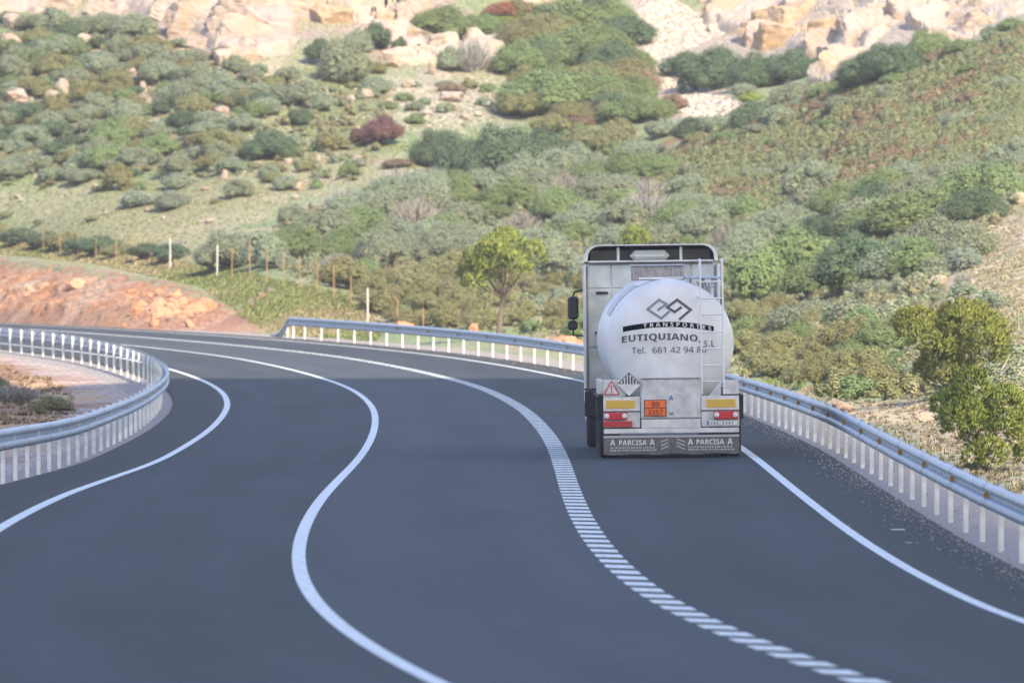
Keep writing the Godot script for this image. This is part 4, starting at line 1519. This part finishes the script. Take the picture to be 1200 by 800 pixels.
	g.add_child(lad)
	for x in [tx(822.5), tx(848.5)]:
		var st := begin()
		pipe(st, [Vector3(x, ty(464), -0.06), Vector3(x, ty(380), -0.12), Vector3(x, ty(330), -0.2), Vector3(x, ty(308), -0.22)], 0.016)
		tube(st, Vector3(x, ty(308), -0.22), Vector3(x, ty(306), -0.55), 0.019, 0.019)
		tube(st, Vector3(x, ty(306), -0.55), Vector3(x, ty(330), -0.75), 0.019, 0.019)
		part("rail", st, M.white_tube, lad)
	for y in [332.0, 351.5, 370.5, 391.0, 410.5, 430.0, 449.0]:
		var st := begin()
		var z: float = -0.2 if y < 340 else -0.15 if y < 375 else -0.1
		tube(st, Vector3(tx(822.5), ty(y), z), Vector3(tx(848.5), ty(y), z), 0.014, 0.014)
		part("rung", st, M.white_tube, lad)
	var stay := begin()
	tube(stay, Vector3(tx(837), ty(352), -0.2), Vector3(tx(837), ty(340), -0.9), 0.012, 0.012)
	tube(stay, Vector3(tx(822.5), ty(352), -0.2), Vector3(tx(815), ty(345), -0.8), 0.012, 0.012)
	part("stay", stay, M.white_tube, lad)

	# chassis of the trailer
	var ch := begin()
	for x in [-0.45, 0.45]:
		bx(ch, Vector3(x, 0.72, -4.9), Vector3(0.12, 0.22, 9.4), 0.01)
	bx(ch, Vector3(0, 0.55, -2.6), Vector3(1.9, 0.16, 0.16), 0.02)
	bx(ch, Vector3(0, 0.55, -1.3), Vector3(1.9, 0.16, 0.16), 0.02)
	bx(ch, Vector3(0, 0.55, -3.9), Vector3(1.9, 0.16, 0.16), 0.02)
	bx(ch, Vector3(0, 0.8, -0.5), Vector3(2.1, 0.5, 0.3), 0.01)
	part("chassis", ch, M.black, g)
	var saddle := begin()
	for sd in [1.0]:
		face(saddle, [Vector3(sd * tx(845), 1.02, -0.3), Vector3(sd * tx(828), 1.02, -0.3), Vector3(sd * tx(846), 1.33, -0.34)], Vector3(0, 0, 1))
		face(saddle, [Vector3(sd * tx(845), 1.02, -0.33), Vector3(sd * tx(828), 1.02, -0.33), Vector3(sd * tx(846), 1.33, -0.37)], Vector3(0, 0, -1))
	part("tank_saddle", saddle, M.white, g)
	for z in [-1.35, -2.65, -3.95]:
		for x in [-1.05, 1.05]:
			wheel(g, Vector3(x, 0.5, z), 0.5, 0.37)
	for x in [-1.05, 1.05]:
		var mg := begin()
		bx(mg, Vector3(x, 1.06, -2.6), Vector3(0.44, 0.03, 4.1), 0.01)
		bx(mg, Vector3(x, 0.86, -0.62), Vector3(0.44, 0.4, 0.03), 0.01)
		part("mudguard", mg, M.black, g)
	# upper corner plates
	var cl := begin()
	plate(cl, tx(706.6), ty(465.3), tx(733), ty(445.5), -0.02, 0.03)
	part("corner_panel", cl, M.panel, g)
	var cr := begin()
	plate(cr, tx(847.5), ty(464), tx(866), ty(447.5), -0.06, 0.03)
	part("corner_panel", cr, M.panel, g)
	var side_box := begin()
	bx(side_box, Vector3(tx(704), ty(455), -1.3), Vector3(0.1, 0.26, 1.4), 0.02)
	part("side_locker", side_box, M.panel, g)
	# cabinet in the middle
	var cab := begin()
	plate(cab, tx(750.6), ty(492), tx(821), ty(445), 0.0, 0.5, 0.015)
	var cab_o := part("valve_cabinet", cab, M.panel, g)
	var door := begin()
	plate(door, tx(752.6), ty(490.6), tx(818.4), ty(448), 0.012, 0.012, 0.004)
	part("door", door, M.panel, cab_o)
	var lip := begin()
	bx(lip, Vector3(tx(786), ty(444.3), 0.0), Vector3(tx(822) - tx(750), 0.02, 0.06), 0.004)
	part("drip_lip", lip, M.steel, cab_o)
	var lowp := begin()
	plate(lowp, tx(751), ty(503), tx(820.6), ty(492.6), 0.006, 0.03, 0.004)
	part("lower_panel", lowp, M.white, g)
	# light panels either side
	for q in [[706.6, 749.6], [821.6, 866.0]]:
		var up := begin()
		plate(up, tx(q[0]), ty(482.6), tx(q[1]), ty(465.8), 0.0, 0.05, 0.006)
		part("reflector_panel", up, M.white, g)
		var lowl := begin()
		plate(lowl, tx(q[0]), ty(502.0), tx(q[1]), ty(484.0), -0.012, 0.05, 0.006)
		part("lamp_panel", lowl, M.panel, g)
	for q in [[710.0, 743.5], [828.0, 861.5]]:
		var yp := begin()
		plate(yp, tx(q[0]), ty(479.2), tx(q[1]), ty(470.2), 0.012, 0.012, 0.003)
		part("marker_plate", yp, M.amber_plate, g)
		var rim := begin()
		plate(rim, tx(q[0] - 1.2), ty(480.0), tx(q[1] + 1.2), ty(469.4), 0.005, 0.005, 0.001)
		part("marker_border", rim, M.peach, g)
	for q in [[707.3, 734.5, 492.8], [836.5, 864.8, 493.4]]:
		var lm := begin()
		plate(lm, tx(q[0]), ty(q[2]), tx(q[1]), ty(484.2), 0.05, 0.06, 0.012)
		var lo := part("tail_lamp", lm, M.red_lens, g)
		for e in [[q[0] + 3.0, M.clear_lens], [q[1] - 3.2, M.clear_lens]]:
			var ln := begin()
			lathe(ln, [[0.045, 0.0], [0.045, 0.012], [0.03, 0.022], [0.002, 0.026]], Vector3(tx(e[0]), ty(488.2), 0.05), Vector3(0, 0, 1), 14)
			part("round_lens", ln, e[1], lo)
	var rs := begin()
	plate(rs, tx(706.6), ty(501.2), tx(740.4), ty(494.4), 0.03, 0.03, 0.006)
	part("red_reflector", rs, M.red_dull, g)
	var np := begin()
	plate(np, tx(828), ty(500.2), tx(863.5), ty(495.0), 0.012, 0.012, 0.002)
	var npo := part("number_plate", np, M.white, g)
	var nb := begin()
	plate(nb, tx(828.2), ty(500.0), tx(830.6), ty(495.2), 0.015, 0.003, 0.0)
	part("blue_band", nb, M.blue_print, npo)
	var nm := begin()
	for i in 8:
		if i != 3:
			var x := tx(833.5 + i * 3.5)
			bx(nm, Vector3(x, ty(497.6), 0.0135), Vector3(0.022, 0.045, 0.003))
	part("plate_print", nm, M.ink_grey, npo)
	# bumper bar and the rubber flap
	var bar := begin()
	plate(bar, tx(706.6), ty(509.2), tx(865.6), ty(503.4), 0.03, 0.12, 0.012)
	part("bumper_bar", bar, M.white, g)
	var rail := begin()
	plate(rail, tx(706.2), ty(514.4), tx(866), ty(511.2), 0.0, 0.05, 0.006)
	part("flap_rail", rail, M.steel, g)
	for q in [[706.4, 785.6], [786.2, 866.0]]:
		var fl := begin()
		var n2 := 10
		for i in n2:
			var x0 := lerpf(tx(q[0]), tx(q[1]), float(i) / n2)
			var x1 := lerpf(tx(q[0]), tx(q[1]), float(i + 1) / n2)
			var d0 := sin(i * 1.1 + q[0]) * 0.012
			var d1 := sin((i + 1) * 1.1 + q[0]) * 0.012
			for off in [0.0, -0.012]:
				face(fl, [Vector3(x0, ty(514), -0.01 + off), Vector3(x1, ty(514), -0.01 + off), Vector3(x1, ty(533.6) + d1, -0.03 + off), Vector3(x0, ty(533.6) + d0, -0.03 + off)], Vector3(0, 0, 1 if off == 0.0 else -1))
		part("mud_flap", fl, M.flap, g)
	var fz := func(_x, y): return -0.01 - 0.02 * (ty(514) - y) / (ty(514) - ty(533.6)) + 0.001
	for q in [[724.5, 757.0, 717.0, 763.5, 778.0, 1], [815.5, 848.0, 808.5, 855.0, 797.0, -1]]:
		part("flap_print", lettering("PARCISA", tx(q[0]), tx(q[1]), ty(522.8), ty(516.6), fz, 0.0), M.white_print, g)
		for e in [q[2], q[3]]:
			part("flap_print", lettering("A", tx(e - 3.0), tx(e + 3.0), ty(522.8), ty(516.0), fz, 0.0), M.white_print, g)
		var st := begin()
		rng.seed = 17
		for row in [525.6, 528.6]:
			var x: float = q[2] - 3.0
			while x < q[3] + 2.0:
				var w := rng.randf_range(1.2, 4.0)
				bx(st, Vector3(tx(x + w * 0.5), ty(row), fz.call(0, ty(row)) + 0.004), Vector3(w / 68.0, 0.022, 0.003))
				x += w + rng.randf_range(0.6, 1.6)
		for k in 3:
			var y := 517.6 + k * 4.2
			var dx: float = 4.6
			var dy: float = 1.9 * q[5]
			face(st, [Vector3(tx(q[4] - dx), ty(y + dy - 0.7), fz.call(0, ty(y)) + 0.005), Vector3(tx(q[4] + dx), ty(y - dy - 0.7), fz.call(0, ty(y)) + 0.005), Vector3(tx(q[4] + dx), ty(y - dy + 0.7), fz.call(0, ty(y)) + 0.005), Vector3(tx(q[4] - dx), ty(y + dy + 0.7), fz.call(0, ty(y)) + 0.005)], Vector3(0, 0, 1))
		part("flap_print", st, M.dull_print, g)
	# hazard plates
	var op := begin()
	plate(op, tx(754.6), ty(489.2), tx(780.6), ty(469.6), 0.03, 0.012, 0.002)
	var opo := part("hazard_plate", op, M.ink_black, g)
	for q in [[470.4, 479.0], [479.9, 488.4]]:
		var oq := begin()
		plate(oq, tx(755.6), ty(q[1]), tx(779.6), ty(q[0]), 0.033, 0.003, 0.0)
		part("orange_field", oq, M.orange, opo)
	part("hazard_print", lettering("99", tx(763), tx(772.5), ty(478.2), ty(471.8), flat_z(0.033), 0.0), M.ink_rust, opo)
	part("hazard_print", lettering("3257", tx(758.5), tx(776.5), ty(487.6), ty(481.2), flat_z(0.033), 0.0), M.ink_rust, opo)
	part("blue_letter", lettering("A", tx(783.6), tx(788.8), ty(470.2), ty(465.0), flat_z(0.012), 0.0), M.blue_print, cab_o)
	var mk := begin()
	bx(mk, Vector3(tx(786.4), ty(486.4), 0.013), Vector3(0.075, 0.045, 0.004), 0.001)
	part("small_mark", mk, M.ink_grey, cab_o)
	# diamond placard with black stripes
	var dc := Vector2(tx(736.8), ty(450.8))
	var hd := 14.2 / 68.0
	var dp := begin()
	for z in [0.05, 0.035]:
		face(dp, [Vector3(dc.x - hd, dc.y, z), Vector3(dc.x, dc.y + hd, z), Vector3(dc.x + hd, dc.y, z), Vector3(dc.x, dc.y - hd, z)], Vector3(0, 0, 1))
	var dpo := part("diamond_placard", dp, M.white, g)
	var ds := begin()
	for i in 7:
		var x := dc.x + (i - 3) * 0.05
		var y1 := dc.y + hd - absf(x - dc.x) - 0.03
		if y1 > dc.y + 0.005:
			bx(ds, Vector3(x, (y1 + dc.y) * 0.5, 0.052), Vector3(0.024, y1 - dc.y, 0.003))
	var edge := [Vector2(-hd, 0), Vector2(0, hd), Vector2(hd, 0), Vector2(0, -hd)]
	for i in 4:
		var a: Vector2 = dc + edge[i] * 0.94
		var b: Vector2 = dc + edge[(i + 1) % 4] * 0.94
		if i < 2:
			var nn := (b - a).orthogonal().normalized() * 0.006
			face(ds, [Vector3(a.x - nn.x, a.y - nn.y, 0.053), Vector3(b.x - nn.x, b.y - nn.y, 0.053), Vector3(b.x + nn.x, b.y + nn.y, 0.053), Vector3(a.x + nn.x, a.y + nn.y, 0.053)], Vector3(0, 0, 1))
	part("stripes", ds, M.ink_black, dpo)
	# warning triangle
	var tc := Vector2(tx(716.4), ty(455.0))
	var tri := begin()
	face(tri, [Vector3(tc.x - 0.145, tc.y - 0.125, -0.004), Vector3(tc.x, tc.y + 0.13, -0.004), Vector3(tc.x + 0.145, tc.y - 0.125, -0.004)], Vector3(0, 0, 1))
	var tro := part("warning_triangle", tri, M.red_print, g)
	var tri2 := begin()
	face(tri2, [Vector3(tc.x - 0.108, tc.y - 0.104, -0.001), Vector3(tc.x, tc.y + 0.088, -0.001), Vector3(tc.x + 0.108, tc.y - 0.104, -0.001)], Vector3(0, 0, 1))
	part("white_field", tri2, M.white, tro)
	part("mark", lettering("!", tc.x - 0.014, tc.x + 0.014, tc.y - 0.085, tc.y + 0.04, flat_z(0.0), 0.0), M.red_print, tro)

	# ------------------------------------------------ tractor
	var t := Vector3(-0.1, 0.0, 0.0)
	var zb := -10.55
	var cabst := begin()
	bx(cabst, t + Vector3(0, 2.12, zb - 1.1), Vector3(2.44, 2.44, 2.2), 0.08)
	var tcab := part("cab", cabst, M.cab, g)
	var wall := begin()
	for q in [[-1.16, 1.0, -0.75, 1.75], [-1.16, 1.8, -0.75, 2.84], [-1.16, 2.88, -0.75, 3.3], [-0.72, 1.0, 0.72, 2.84], [-0.72, 2.88, 0.72, 3.3], [0.75, 1.0, 1.16, 2.84], [0.75, 2.88, 1.16, 3.3]]:
		plate(wall, t.x + q[0], q[1], t.x + q[2], q[3], zb + 0.025, 0.03, 0.01)
	part("back_panel", wall, M.cab, tcab)
	for q in [[-1.12, 2.79, 0.22], [-1.14, 2.06, 0.2]]:
		var hd2 := begin()
		bx(hd2, t + Vector3(q[0] + q[2], q[1], zb + 0.06), Vector3(q[2], 0.045, 0.05), 0.01)
		part("grip", hd2, M.black, tcab)
	var sf := begin()
	for sd in [-1.0, 1.0]:
		bx(sf, t + Vector3(sd * 1.225, 2.05, zb + 0.22), Vector3(0.05, 2.5, 0.6), 0.015)
	part("side_deflector", sf, M.white, tcab)
	# roof deflector: an open shell
	var outline := []
	for i in 9:
		var a := PI - i * PI / 16.0
		outline.append(Vector2(-0.98 + cos(a) * 0.235, 3.45 + sin(a) * 0.22))
	outline[0] = Vector2(-1.225, 3.36)
	for i in 9:
		var a := PI / 2 - i * PI / 16.0
		outline.append(Vector2(0.98 + cos(a) * 0.235, 3.45 + sin(a) * 0.22))
	outline[17] = Vector2(1.225, 3.36)
	var shell := begin()
	var zs := [zb + 0.28, zb - 0.9, zb - 2.0]
	var sink := [0.0, -0.03, -0.32]
	for j in 2:
		for i in outline.size() - 1:
			var a: Vector2 = outline[i]
			var b: Vector2 = outline[i + 1]
			for inner in [0.0, 0.06]:
				var q := []
				for e in [[a, j], [b, j], [b, j + 1], [a, j + 1]]:
					var v: Vector2 = e[0]
					var away: Vector2 = (v - Vector2(0, 3.3)).normalized() * float(inner)
					q.append(t + Vector3(v.x - away.x, maxf(3.32, v.y + sink[e[1]]) - away.y, zs[e[1]]))
				var mid := (a + b) * 0.5 - Vector2(0, 3.3)
				face(shell, q, Vector3(mid.x, mid.y, 0) * (1.0 if inner == 0.0 else -1.0))
	for i in outline.size() - 1:
		var q := []
		for v in [outline[i], outline[i + 1]]:
			q.append(t + Vector3(v.x, v.y, zs[0]))
		for v in [outline[i + 1], outline[i]]:
			var away: Vector2 = (v - Vector2(0, 3.3)).normalized() * 0.06
			q.append(t + Vector3(v.x - away.x, v.y - away.y, zs[0]))
		face(shell, q, Vector3(0, 0, 1))
	part("roof_deflector", shell, M.white, g)
	var inside := begin()
	bx(inside, t + Vector3(0, 3.44, zb - 0.45), Vector3(2.2, 0.26, 0.03))
	bx(inside, t + Vector3(0, 3.355, zb - 0.5), Vector3(2.3, 0.02, 1.3))
	part("roof_well", inside, M.well, g)
	var sill := begin()
	bx(sill, t + Vector3(0, 3.36, zb + 0.17), Vector3(2.3, 0.035, 0.12), 0.01)
	part("roof_sill", sill, M.white, g)
	var hump := begin()
	bx(hump, t + Vector3(-0.02, 3.46, zb - 0.1), Vector3(0.72, 0.2, 0.5), 0.09)
	part("roof_vent", hump, M.cab, g)
	for x in [-0.6, 0.55]:
		var sp := begin()
		bx(sp, t + Vector3(x, 3.49, zb + 0.15), Vector3(0.05, 0.26, 0.05), 0.01)
		part("deflector_strut", sp, M.white, g)
	# mirrors
	for sd in [-1.0, 1.0]:
		var arm := begin()
		var low: float = -0.38 if sd > 0.0 else 0.0
		pipe(arm, [t + Vector3(sd * 1.2, 2.82 + low, zb - 1.9), t + Vector3(sd * 1.38, 2.8 + low, zb - 1.9), t + Vector3(sd * 1.41, 2.72 + low, zb - 1.9), t + Vector3(sd * 1.41, 2.0 + low, zb - 1.9), t + Vector3(sd * 1.22, 1.98 + low, zb - 1.9)], 0.018, 6)
		part("mirror_arm", arm, M.black, g)
		var mb := begin()
		bx(mb, t + Vector3(sd * 1.41, 2.5 + low, zb - 1.88), Vector3(0.2, 0.42, 0.1), 0.04)
		bx(mb, t + Vector3(sd * 1.42, 2.18 + low, zb - 1.88), Vector3(0.19, 0.17, 0.11), 0.04)
		part("mirror", mb, M.mirror_shell, g)
	var tch := begin()
	bx(tch, t + Vector3(0, 0.8, zb + 0.2), Vector3(0.9, 0.3, 5.6), 0.03)
	bx(tch, t + Vector3(0, 0.62, zb - 1.2), Vector3(2.3, 0.5, 1.9), 0.04)
	part("tractor_chassis", tch, M.black, g)
	for z in [zb + 1.5, zb - 1.6]:
		for x in [-1.03, 1.03]:
			wheel(g, t + Vector3(x, 0.5, z), 0.5, 0.4 if z > zb else 0.3)
	for x in [-1.04, 1.04]:
		var mg := begin()
		bx(mg, t + Vector3(x, 1.05, zb + 1.5), Vector3(0.46, 0.03, 1.2), 0.01)
		bx(mg, t + Vector3(x, 0.8, zb + 2.1), Vector3(0.46, 0.45, 0.02), 0.006)
		part("mudguard", mg, M.black, g)
	for x in [-1.0, 1.0]:
		var ft := begin()
		bx(ft, t + Vector3(x, 0.66, zb - 0.1), Vector3(0.46, 0.55, 1.2), 0.09)
		part("fuel_tank", ft, M.steel, g)

func materials() -> void:
	var g1 := grain(3, 0.02, 0.72, 1.0, 5)
	var g2 := grain(4, 0.06, 0.6, 1.0, 4)
	var g3 := grain(8, 0.012, 0.82, 1.0, 3)
	M.soil = paint(Color.WHITE, 1.0)
	M.soil.vertex_color_use_as_albedo = true
	world_tex(M.soil, grain(5, 0.05, 0.4, 1.3, 5), 3.7)
	# asphalt: worn bands along the lanes
	var road_img := Image.create(128, 1024, false, Image.FORMAT_RGB8)
	var nz := FastNoiseLite.new()
	nz.seed = 44
	nz.frequency = 0.03
	nz.fractal_octaves = 4
	for y in 1024:
		for x in 128:
			var tt := x / 128.0 * 12.0
			if tt > 8.0:
				tt -= 12.0
			# three lanes laid and worn differently, with paler wheel paths
			var lane := 0.90 if tt < 0.0 else 1.0 if tt < 3.53 else 0.88
			var mid := -1.8 if tt < 0.0 else 1.77 if tt < 3.53 else 5.2
			var path := exp(-pow((absf(tt - mid) - 0.95) / 0.35, 2.0)) * 0.035
			var band := nz.get_noise_2d(x * 1.6, y * 0.10) * 0.08 + nz.get_noise_2d(x * 9.0, y * 1.2 + 500.0) * 0.05
			var v := lane + path + band - 0.05
			road_img.set_pixel(x, y, Color(v, v, v))
	M.asphalt = paint(lin(0.060, 0.070, 0.079), 0.85)
	M.asphalt.metallic_specular = 0.3
	M.asphalt.albedo_texture = ImageTexture.create_from_image(road_img)
	M.shoulder = world_tex(paint(lin(0.070, 0.077, 0.078), 0.9), g1, 3.0)
	M.shoulder.metallic_specular = 0.3
	M.gravel = world_tex(paint(lin(0.48, 0.42, 0.385), 1.0), grain(6, 0.16, 0.45, 1.1, 4), 2.0)
	M.line = world_tex(paint(lin(0.80, 0.84, 0.81), 0.7), grain(7, 0.06, 0.75, 1.06, 5), 2.3)
	M.zinc = world_tex(paint(lin(0.43, 0.52, 0.62), 0.46, 0.65), g3, 2.0)
	M.post = world_tex(paint(lin(0.84, 0.86, 0.82), 0.6, 0.0), g3, 1.0)
	M.rust = paint(lin(0.33, 0.2, 0.12), 0.9)
	M.white_post = paint(lin(0.62, 0.6, 0.56), 0.7)
	M.amber = paint(lin(0.75, 0.33, 0.03), 0.3)
	M.clear = paint(lin(0.8, 0.8, 0.8), 0.3)
	for q in [["pale_rock", 0.42, 0.36, 0.31], ["pink_rock", 0.40, 0.325, 0.28], ["ochre_rock", 0.42, 0.315, 0.215], ["orange_rock", 0.52, 0.29, 0.18]]:
		var c := Color(q[1], q[2], q[3])
		M[q[0]] = world_tex(paint(Color.WHITE, 1.0), mottle(int(q[1] * 1000 + q[2] * 77), 0.02, c, Color(c.r * 0.98, c.g * 0.84, c.b * 0.66), Color(c.r * 0.78, c.g * 0.74, c.b * 0.76)), 7.0)
	M.stuff = paint(Color.WHITE, 1.0)
	M.stuff.vertex_color_use_as_albedo = true
	var tones := {"green": Color(0.105, 0.165, 0.09), "bright": Color(0.20, 0.28, 0.115), "grey": Color(0.265, 0.32, 0.215), "blue": Color(0.25, 0.30, 0.24), "olive": Color(0.25, 0.255, 0.115), "brown": Color(0.30, 0.22, 0.16), "rust": Color(0.40, 0.17, 0.10), "maroon": Color(0.18, 0.09, 0.085), "lime": Color(0.28, 0.35, 0.07), "twig": Color(0.36, 0.35, 0.33), "pine": Color(0.36, 0.44, 0.11)}
	for k in tones:
		for i in 2:
			var c: Color = tones[k]
			c = c * (1.0 if i == 0 else 0.7 if k == "pine" else 0.86)
			if i == 1:
				c = Color(c.r * 1.06, c.g, c.b * 0.95)
			M[k + str(i)] = paint(lin(c.r, c.g, c.b), 0.95)
			M[k + str(i)].vertex_color_use_as_albedo = true
	M.bark = world_tex(paint(lin(0.30, 0.23, 0.18), 1.0), g2, 0.6)
	M.dead = paint(lin(0.5, 0.46, 0.42), 1.0)
	M.cloud = paint(lin(0.9, 0.9, 0.9), 1.0)
	# lorry
	M.tank = world_tex(paint(lin(0.83, 0.83, 0.83), 0.34), grain(9, 0.012, 0.86, 1.0, 5), 2.2)
	M.white = world_tex(paint(lin(0.80, 0.80, 0.79), 0.5), g3, 1.2)
	M.white_tube = paint(lin(0.74, 0.74, 0.76), 0.45)
	M.panel = world_tex(paint(lin(0.70, 0.70, 0.69), 0.55), g3, 0.9)
	M.cab = world_tex(paint(lin(0.85, 0.89, 0.86), 0.45), g3, 2.0)
	M.dusty = world_tex(paint(lin(0.52, 0.47, 0.46), 0.85), g1, 0.8)
	M.steel = paint(lin(0.42, 0.43, 0.45), 0.5, 0.4)
	M.black = paint(lin(0.025, 0.025, 0.027), 0.75)
	M.well = paint(lin(0.24, 0.225, 0.2), 0.8)
	M.mirror_shell = paint(lin(0.012, 0.016, 0.018), 0.3)
	M.rubber = paint(lin(0.03, 0.03, 0.032), 0.9)
	M.flap = world_tex(paint(lin(0.20, 0.195, 0.19), 0.9), g1, 0.7)
	M.ink = paint(lin(0.06, 0.065, 0.085), 0.5)
	M.ink_grey = paint(lin(0.20, 0.22, 0.26), 0.5)
	M.ink_black = paint(lin(0.02, 0.02, 0.02), 0.5)
	M.ink_rust = paint(lin(0.26, 0.05, 0.02), 0.6)
	M.white_print = paint(lin(0.72, 0.72, 0.72), 0.6)
	M.dull_print = paint(lin(0.5, 0.49, 0.5), 0.7)
	M.blue_print = paint(lin(0.06, 0.16, 0.42), 0.5)
	M.red_print = paint(lin(0.52, 0.06, 0.07), 0.5)
	M.band_ink = paint(lin(0.10, 0.108, 0.135), 0.5)
	M.orange = paint(lin(0.86, 0.16, 0.02), 0.5)
	M.amber_plate = paint(lin(0.62, 0.40, 0.05), 0.4)
	M.peach = paint(lin(0.74, 0.55, 0.38), 0.5)
	M.red_lens = paint(lin(0.55, 0.02, 0.03), 0.2)
	M.red_dull = paint(lin(0.45, 0.025, 0.035), 0.35)
	M.clear_lens = paint(lin(0.72, 0.68, 0.68), 0.15)

func grass_tuft() -> ArrayMesh:
	rng.seed = 41
	var v := PackedVector3Array()
	var n := PackedVector3Array()
	var c := PackedColorArray()
	for i in 22:
		var root := Vector3(rng.randf_range(-0.5, 0.5), 0, rng.randf_range(-0.5, 0.5))
		var tip := root + Vector3(rng.randf_range(-0.3, 0.3), rng.randf_range(0.25, 0.7), rng.randf_range(-0.3, 0.3))
		var side := Vector3(rng.randf_range(-1, 1), 0, rng.randf_range(-1, 1)).normalized() * 0.05
		var k := rng.randf_range(0.75, 1.2)
		for p in [root - side, tip, root + side]:
			v.append(p)
			n.append(Vector3(0, 1, 0.3).normalized())
			c.append(Color(k, k, k))
	return raw_mesh(v, n, c)

func _ready() -> void:
	# camera
	var cam := Camera3D.new()
	cam.name = "camera"
	cam.keep_aspect = Camera3D.KEEP_HEIGHT
	cam.fov = rad_to_deg(2.0 * atan(400.0 / F))
	cam.near = 1.0
	cam.far = 4000.0
	cam.position = Vector3(0, CAM_H, 0)
	cam.rotation.x = -atan((400.0 - HORIZON) / F)
	var lens := CameraAttributesPhysical.new()
	lens.frustum_focal_length = 12.0 * F / 400.0
	lens.frustum_focus_distance = 174.0
	lens.frustum_near = 1.0
	lens.frustum_far = 4000.0
	lens.exposure_aperture = 4.8
	cam.attributes = lens
	add_child(cam)
	cam.current = true
	# sky, air and exposure
	var env := Environment.new()
	var sky := Sky.new()
	var sm := ProceduralSkyMaterial.new()
	sm.sky_top_color = Color(0.24, 0.47, 0.79)
	sm.sky_horizon_color = Color(0.94, 0.96, 0.98)
	sm.sky_curve = 0.36
	sm.ground_bottom_color = Color(0.30, 0.28, 0.24)
	sm.ground_horizon_color = Color(0.55, 0.58, 0.60)
	sm.sky_energy_multiplier = 1.0
	sm.sun_angle_max = 70.0
	sm.sun_curve = 0.5
	sky.sky_material = sm
	env.background_mode = Environment.BG_SKY
	env.sky = sky
	env.tonemap_mode = Environment.TONE_MAPPER_LINEAR
	env.tonemap_exposure = 2.15
	env.sdfgi_enabled = true
	env.ssao_enabled = true
	env.ssil_enabled = true
	env.fog_enabled = true
	env.fog_density = 0.00023
	env.fog_light_color = Color(0.96, 0.95, 0.93)
	var we := WorldEnvironment.new()
	we.name = "surroundings"
	we.environment = env
	add_child(we)
	# sun: behind the photographer's right shoulder
	var az := deg_to_rad(30.0)
	var el := deg_to_rad(42.0)
	var to_sun := Vector3(sin(az) * cos(el), sin(el), cos(az) * cos(el))
	var sun := DirectionalLight3D.new()
	sun.name = "sun"
	sun.light_color = Color(1.0, 0.94, 0.83)
	sun.light_energy = 1.3
	sun.light_angular_distance = 0.5
	sun.shadow_enabled = true
	add_child(sun)
	sun.look_at_from_position(Vector3.ZERO, -to_sun, Vector3.UP)

	n_hill.seed = 2
	n_hill.frequency = 0.05
	n_hill.fractal_octaves = 4
	n_fine.seed = 6
	n_fine.frequency = 0.22
	n_fine.fractal_octaves = 3
	n_patch.seed = 14
	n_patch.frequency = 0.07
	n_patch.fractal_octaves = 3
	materials()
	for i in 8:
		rock_mesh.append(make_rock(700 + i, 5 + i % 4 * 2))
		stone_mesh.append(make_rock(730 + i, 9 + i % 3 * 3, 2.6, 0.11))
	bush_mesh.small = []
	bush_mesh.medium = []
	bush_mesh.large = []
	bush_mesh.twig = []
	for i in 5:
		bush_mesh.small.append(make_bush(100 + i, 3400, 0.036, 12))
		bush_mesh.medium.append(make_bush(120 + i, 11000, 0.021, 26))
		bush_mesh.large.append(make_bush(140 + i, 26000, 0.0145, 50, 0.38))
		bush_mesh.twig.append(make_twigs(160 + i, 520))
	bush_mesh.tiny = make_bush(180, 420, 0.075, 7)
	bush_mesh.grass = grass_tuft()
	bush_mesh.pebble = SphereMesh.new()
	bush_mesh.pebble.radius = 0.5
	bush_mesh.pebble.height = 1.0
	bush_mesh.pebble.radial_segments = 6
	bush_mesh.pebble.rings = 3
	build_hill()
	build_road()
	guard_rail("galvanised guardrail with amber reflectors along the outer edge of the bend", 30, 330, 8.5, -1.0, 9.0, M.amber, 0)
	guard_rail("galvanised guardrail with white reflectors along the inside of the bend", 60, 336, -5.25, 1.0, 0.0, M.clear, 1)
	build_fence()
	build_trees()
	build_verges()
	build_truck()
	build_cloud(to_sun)
